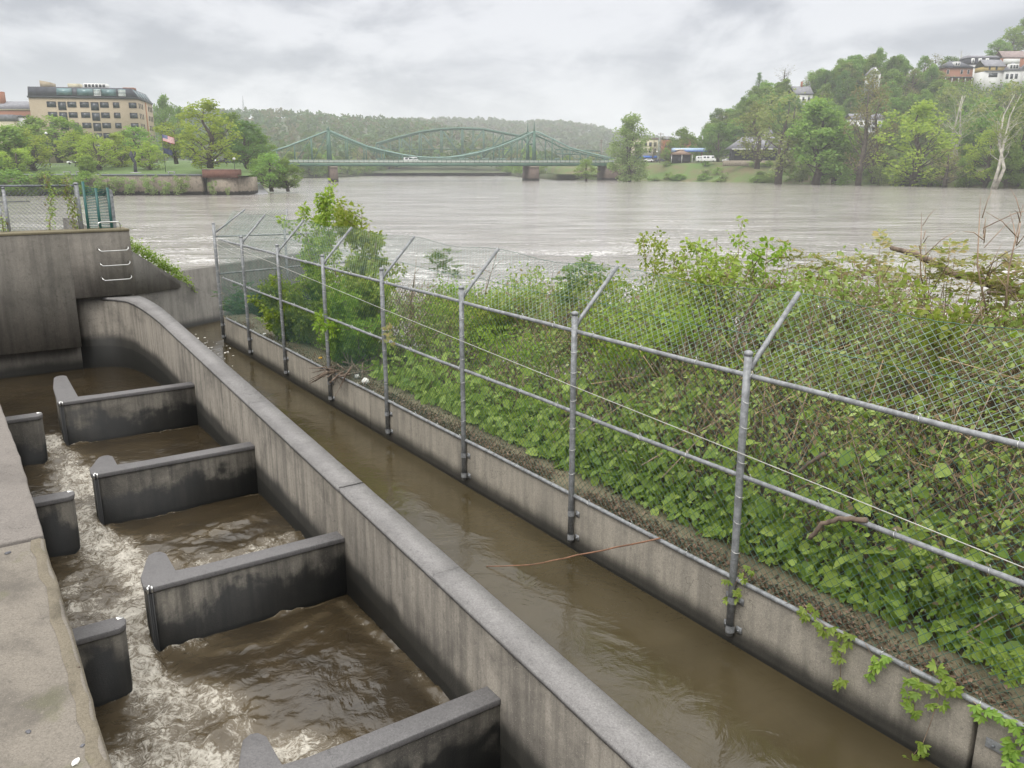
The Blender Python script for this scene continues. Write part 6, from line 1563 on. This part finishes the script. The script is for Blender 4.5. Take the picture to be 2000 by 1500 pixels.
# vehicles
def vehicle(name, px, Y, L_, H_v, label, mat, kind='car', ang=0.):
    b = W(px, 312, Y); b[2] = 8.25 if name != 'box_truck' else zd-.1; B = Bld(name, b, ang, label, 'car' if kind == 'car' else 'van')
    if kind == 'car': prof = [(0, .35), (0, .85), (.25, .95), (1.1, 1.0), (1.7, 1.42), (3.0, 1.45), (3.8, 1.02), (4.3, .95), (4.4, .4)]
    else: prof = [(0, .4), (0, 1.2), (.15, 2.3), (.5, 2.45), (5.2, 2.45), (5.45, 1.4), (6.2, 1.15), (6.3, .4)]
    k = L_/prof[-1][0]; kh = H_v/max(p[1] for p in prof)
    MB().prism([(x*k, z*kh) for x, z in prof], 0, 1.8, lambda p, q, r: B.fr(p, r, q)).build('body', mat, B.t, bevel=.06)
    if kind == 'car': a = MB(); a.prism([(1.3*k, 1.03*kh), (1.75*k, 1.36*kh), (2.95*k, 1.38*kh), (3.55*k, 1.05*kh)], -.012, -.002, lambda p, q, r: B.fr(p, r, q)); a.build('window', M['glass'], B.t)
    else:
        for x0, x1 in ((.7, 1.7), (2.2, 3.2), (4.3, 5.2)): B.box('window', M['glass'], x0*k, x1*k, -.012, -.002, 1.5*kh, 2.1*kh)
    for x in (.18, .80):
        c = B.fr(L_*x, -.02, .33); MB().tube([c, B.fr(L_*x, .22, .33)], .33, 12).build('wheel', M['tyre'], B.t)
vehicle('parked_car', 1257, 385, 4.4, 1.45, 'pale parked car at the left end of the riverside road', M['carwhite'])
vehicle('parked_car', 1280, 387, 4.3, 1.45, 'dark parked car beside the foot of the utility pole', M['cardark'])
vehicle('camper_van', 1371, 382, 6.3, 2.7, 'white camper van parked left of the round dark tree', M['carwhite'], 'van')
vehicle('delivery_van', 1360, 390, 5.2, 2.6, 'white van half hidden behind the camper van', M['carwhite'], 'van')
vehicle('parked_car', 1412, 384, 4.5, 1.5, 'pale car right of the round dark tree', M['carwhite'])
vehicle('box_truck', 788, 379, 7.0, 2.5, 'white truck crossing the middle of the near bridge', M['carwhite'], 'van')
b = W(1416, 305, 392); b[2] = 8.3; B = Bld('canopy_tent', b, 0, 'white peaked canopy tent between the round dark tree and the hall', 'tent')
B.hip('canopy', M['wframe'], 0, 5, 0, 5, 2.4, 3.8, .1, .98)
for x in (.1, 4.9):
    for y in (.1, 4.9): B.box('leg', M['steel'], x-.06, x+.06, y-.06, y+.06, -.2, 2.39)
# poles, lamps, flags
def pole(name, px, pyt, Y, zb, r, mat, label, cat, arms=()):
    b = W(px, 300, Y); b[2] = zb; t = W(px, pyt, Y)[2]; o = thing(name, b, label, cat)
    MB().tube([b, (b[0], b[1], t)], [r, r*.7], 8).build('pole', mat, o, True)
    for dz, w in arms: MB().box(b[0]-w, b[0]+w, b[1]-r-.14, b[1]-r-.002, t-dz-.12, t-dz+.12).build('cross_arm', mat, o)
    return o, b, t
M['wood'] = plain('pole_wood', (.20, .17, .14), .9, 0, .2, 1.)
pole('utility_pole', 1289, 259, 386, 7.8, .22, M['wood'], 'tall wooden utility pole with one cross arm by the road', 'utility pole', ((.6, 1.3),))
pole('utility_pole', 1174, 272, 430, 6, .18, M['wood'], 'thin utility pole behind the right end of the bridge', 'utility pole', ((.5, .9), (1.3, .8)))
def lamp(px, pyt, Y, zb, label):
    o, b, t = pole('street_lamp', px, pyt, Y, zb, .09, M['frame'], label, 'street lamp'); MB().tube([(b[0], b[1], t-.05), (b[0], b[1], t+.25), (b[0], b[1], t+.55)], [.3, .42, .12], 10).build('lamp_globe', M['wframe'], o, True)
lamp(95, 262, 232, 5.5, 'black lamp post with a white globe on the park lawn'); lamp(1283, 297, 388, 8, 'short lamp post with a white globe by the road'); lamp(456, 312, 214, 5, 'white-headed lamp post beside the brick lookout')
def flag(px, py, Y, zb, label, draw):
    b = W(px, 300, Y); b[2] = zb; t = W(px, py, Y)[2]; o = thing('flagpole', b, label, 'flagpole')
    MB().tube([b, (b[0], b[1], t)], .07, 8).build('pole', M['frame'], o, True); draw(o, b, t)
red = plain('flag_red', (.55, .09, .10), .8); wht = plain('flag_white', (.72, .70, .70), .8); blu = plain('flag_blue', (.05, .07, .22), .8); nvy = plain('flag_navy', (.03, .04, .09), .8)
def cloth(o, b, t, fw, fh, z0, rect):
    def g(u, v): return np.array([b[0] + .08 + u*fw, b[1] + .25*math.sin(u*6), t - z0 - v*fh - u*fw*.28])
    for nm, mat, u0, u1, v0, v1, dy in rect:
        m = MB(); n = 8
        for k in range(n):
            a, c = u0 + (u1-u0)*k/n, u0 + (u1-u0)*(k+1)/n; d = np.array([0, dy, 0]); m.add([g(a, v0)+d, g(c, v0)+d, g(c, v1)+d, g(a, v1)+d], [(0, 1, 2, 3)])
        m.build(nm, mat, o)
def us(o, b, t):
    cloth(o, b, t, 2.9, 1.55, .15, [('stripe', red if i % 2 == 0 else wht, 0, 1, i/13, (i+1)/13, 0) for i in range(13)] + [('canton', blu, 0, .42, 0, 7/13, -.02)])
    m = MB()
    for r in range(5):
        for c in range(6): u, v = .035+.066*c, .045+.105*r; q = np.array([b[0]+.08+u*2.9, b[1]+.25*math.sin(u*6)-.035, t-.15-v*1.55-u*2.9*.28]); m.box(q[0]-.035, q[0]+.035, q[1], q[1]+.01, q[2]-.035, q[2]+.035)
    m.build('stars', wht, o)
    cloth(o, b, t, 2.1, 1.3, 3.4, [('dark_flag', nvy, 0, 1, 0, 1, 0)])
flag(320, 261, 217, 5.2, 'flagpole flying a striped red and white flag with a blue canton above a dark flag', us)
# dark upright sculpture, benches, blob of railing on the lawn
b = W(264, 326, 216); b[2] = 5.3
o = thing('sculpture', b, 'tall dark twisted metal sculpture on the park lawn', 'sculpture')
a = MB(); a.tube([b + np.array(p) for p in ((0, 0, -.3), (0, 0, 1.2), (.1, 0, 2.2), (-.35, 0, 3.0), (-.7, 0, 4.2), (-.6, 0, 5.0))], [.45, .4, .35, .42, .5, .15], 7); a.build('figure', M['blackwall'], o, True)
a = MB(); a.tube([b + np.array(p) for p in ((-.4, 0, 3.2), (.1, 0, 3.8), (.35, .1, 4.5), (.15, .1, 4.9))], [.3, .22, .2, .08], 6); a.build('raised_arm', M['blackwall'], o, True)
a = MB(); a.box(b[0]-1.0, b[0]+1.0, b[1]-1, b[1]+1, b[2]-.7, b[2]-.05); a.build('plinth', M['ramp'], o)
for px, lab in ((131, 'low stone bench on the lawn left of the ivy-hung quay bush'), (155, 'low stone bench on the lawn, right one of the pair'), (335, 'low bench near the brick lookout')):
    b = W(px, 335, 210); b[2] = qz+.4; o = thing('bench', b, lab, 'bench'); MB().box(b[0]-.9, b[0]+.9, b[1]-.25, b[1]+.25, b[2]+.4, b[2]+.55).build('seat', M['ramp'], o)
    for sx_ in (-.7, .7): MB().box(b[0]+sx_-.1, b[0]+sx_+.1, b[1]-.2, b[1]+.2, b[2]-.2, b[2]+.399).build('leg', M['ramp'], o)
b = W(62, 322, 236); a = MB()
for k in range(34): x = b[0] + k*.75; a.box(x-.03, x+.03, b[1], b[1]+.06, 5.6, 7.1)
for z in (6.0, 7.05): a.box(b[0], b[0]+25, b[1]+.061, b[1]+.11, z-.04, z+.04)
o = a.build('railing', M['steel'], None); tag(o, 'long thin grey railing across the park lawn', 'railing')
cars = [(372, 'white car parked behind the park trees, right of the flagpole', M['carwhite'], 0), (386, 'red car parked behind the park trees', red, 0), (398, 'pale car parked by the double tree trunk', M['carwhite'], 0), (420, 'dark car parked behind the double tree trunk', M['cardark'], 0), (130, 'white car glimpsed under the trees by the hotel', M['carwhite'], 0)]
for px, lab, mt, _ in cars:
    b = W(px, 318, 262); b[2] = 7.15; B = Bld('parked_car', b, 0, lab, 'car')
    MB().prism([(0, .35), (0, .85), (.9, 1.0), (1.6, 1.45), (3.0, 1.48), (3.8, 1.02), (4.3, .95), (4.4, .4)], 0, 1.8, lambda p, q, r: B.fr(p, r, q)).build('body', mt, B.t, bevel=.05)
    MB().prism([(1.15, 1.05), (1.7, 1.38), (2.95, 1.4), (3.5, 1.07)], -.012, -.002, lambda p, q, r: B.fr(p, r, q)).build('window', M['glass'], B.t)
    for x in (.85, 3.5): MB().tube([B.fr(x, -.02, .33), B.fr(x, .2, .33)], .33, 10).build('wheel', M['tyre'], B.t)
# radio mast on the far hill
b = W(476, 216, 1240); o = thing('radio_mast', b, 'thin radio mast on the crest of the far left hill', 'mast'); t = W(476, 190, 1240)[2]
a = MB()
for dx in (-1, 1): a.tube([b + np.array([dx*1.3, 0, -2]), (b[0]+dx*.25, b[1], t-4)], .3, 4)
for k in range(6): z = b[2] + (t-b[2])*k/6; w_ = 1.3 - k*.18; a.tube([(b[0]-w_, b[1], z), (b[0]+w_*.8, b[1], z+3)], .18, 4)
a.build('lattice', M['steel_dk'], o); MB().tube([(b[0], b[1], t-4), (b[0], b[1], t+2)], .25, 5).build('antenna', M['steel_dk'], o)
# =================================================================== air, sky, light, camera
m, t, out = nt('haze_air'); v = t.nodes.new('ShaderNodeVolumePrincipled'); v.inputs['Color'].default_value = (.955, .975, 1., 1); v.inputs['Density'].default_value = HAZE; v.inputs['Anisotropy'].default_value = .0
t.links.new(v.outputs[0], out.inputs['Volume'])
if HAZE > 0:
    o = MB().box(-2700, 2700, -60, 3100, -1.5, 175).build('haze', m); tag(o, 'thin misty air over the river', 'haze', kind='stuff')
wo = bpy.data.worlds.new('World'); SC.world = wo; wo.use_nodes = True
wt = wo.node_tree; wt.nodes.clear(); q = N(wt)
ELEV, AZ = R(52), R(-150)
sky = wt.nodes.new('ShaderNodeTexSky'); sky.sky_type = 'NISHITA'; sky.sun_disc = False; sky.sun_elevation = ELEV; sky.sun_rotation = AZ
tc = wt.nodes.new('ShaderNodeTexCoord'); sx = wt.nodes.new('ShaderNodeSeparateXYZ'); wt.links.new(tc.outputs['Generated'], sx.inputs[0])
zz = q.math('ADD', q.math('MAXIMUM', sx.outputs['Z'], 0.), .24)
cx_ = wt.nodes.new('ShaderNodeCombineXYZ'); wt.links.new(q.math('DIVIDE', sx.outputs['X'], zz), cx_.inputs[0]); wt.links.new(q.math('DIVIDE', sx.outputs['Y'], zz), cx_.inputs[1])
off = wt.nodes.new('ShaderNodeVectorMath'); off.operation = 'ADD'; wt.links.new(cx_.outputs[0], off.inputs[0]); off.inputs[1].default_value = (SKYOFF[0], SKYOFF[1], 0)
dv = wt.nodes.new('ShaderNodeVectorMath'); dv.operation = 'ADD'; wt.links.new(tc.outputs['Generated'], dv.inputs[0]); dv.inputs[1].default_value = (SKYOFF[0], SKYOFF[1], .3)
n1 = q.noise(dv.outputs[0], 3.0, 6, .52, .5, (1, 1, 2.6)); n2 = q.noise(dv.outputs[0], 9., 6, .55, .4, (1, 1, 2.2))
cl = q.math('ADD', q.math('MULTIPLY', n1, .72), q.math('MULTIPLY', n2, .28))
f = q.ramp(cl, .42, .57)
cc = q.mix(f, (2.95, 3.08, 3.5), (5.85, 5.9, 6.2))
# the cloud sheet is evenly pale towards the horizon
hz = q.ramp(sx.outputs['Z'], .0, .16, 1., 0.)
cc = q.mix(q.math('MULTIPLY', hz, .35), cc, (4.9, 5.05, 5.45))
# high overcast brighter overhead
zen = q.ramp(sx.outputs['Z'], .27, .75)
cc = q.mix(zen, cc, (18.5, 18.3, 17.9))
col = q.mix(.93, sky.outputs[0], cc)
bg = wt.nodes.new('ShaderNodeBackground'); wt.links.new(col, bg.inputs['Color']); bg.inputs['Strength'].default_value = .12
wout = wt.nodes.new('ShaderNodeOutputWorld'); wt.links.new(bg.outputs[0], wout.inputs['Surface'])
sun = bpy.data.lights.new('sun', 'SUN'); sun.energy = 1.5; sun.angle = R(25); sun.color = (1, .97, .92)
so = bpy.data.objects.new('sun', sun); COL.objects.link(so)
sd = Vector((math.sin(AZ)*math.cos(ELEV), math.cos(AZ)*math.cos(ELEV), math.sin(ELEV)))   # towards the sun
so.rotation_euler = (-sd).to_track_quat('-Z', 'Y').to_euler()
so.location = (0, 0, 40)
cam = bpy.data.cameras.new('camera'); co = bpy.data.objects.new('camera', cam); COL.objects.link(co); SC.camera = co
co.location = (0, 0, CZ); co.rotation_euler = (math.pi/2 - TH, 0, 0)
cam.sensor_width = 36; cam.lens = F/2000*36; cam.clip_start = .05; cam.clip_end = 20000
vs = SC.view_settings; vs.view_transform = 'Standard'; vs.look = 'None'; vs.gamma = 1; vs.use_curve_mapping = False; vs.exposure = EXPO
SC.display_settings.display_device = 'sRGB'
SC.cycles.use_denoising = DENOISE
SC.cycles.max_bounces = 6; SC.cycles.diffuse_bounces = 3; SC.cycles.glossy_bounces = 3; SC.cycles.transmission_bounces = 3; SC.cycles.volume_bounces = 3; SC.cycles.transparent_max_bounces = 4
SC.cycles.caustics_reflective = False; SC.cycles.caustics_refractive = False
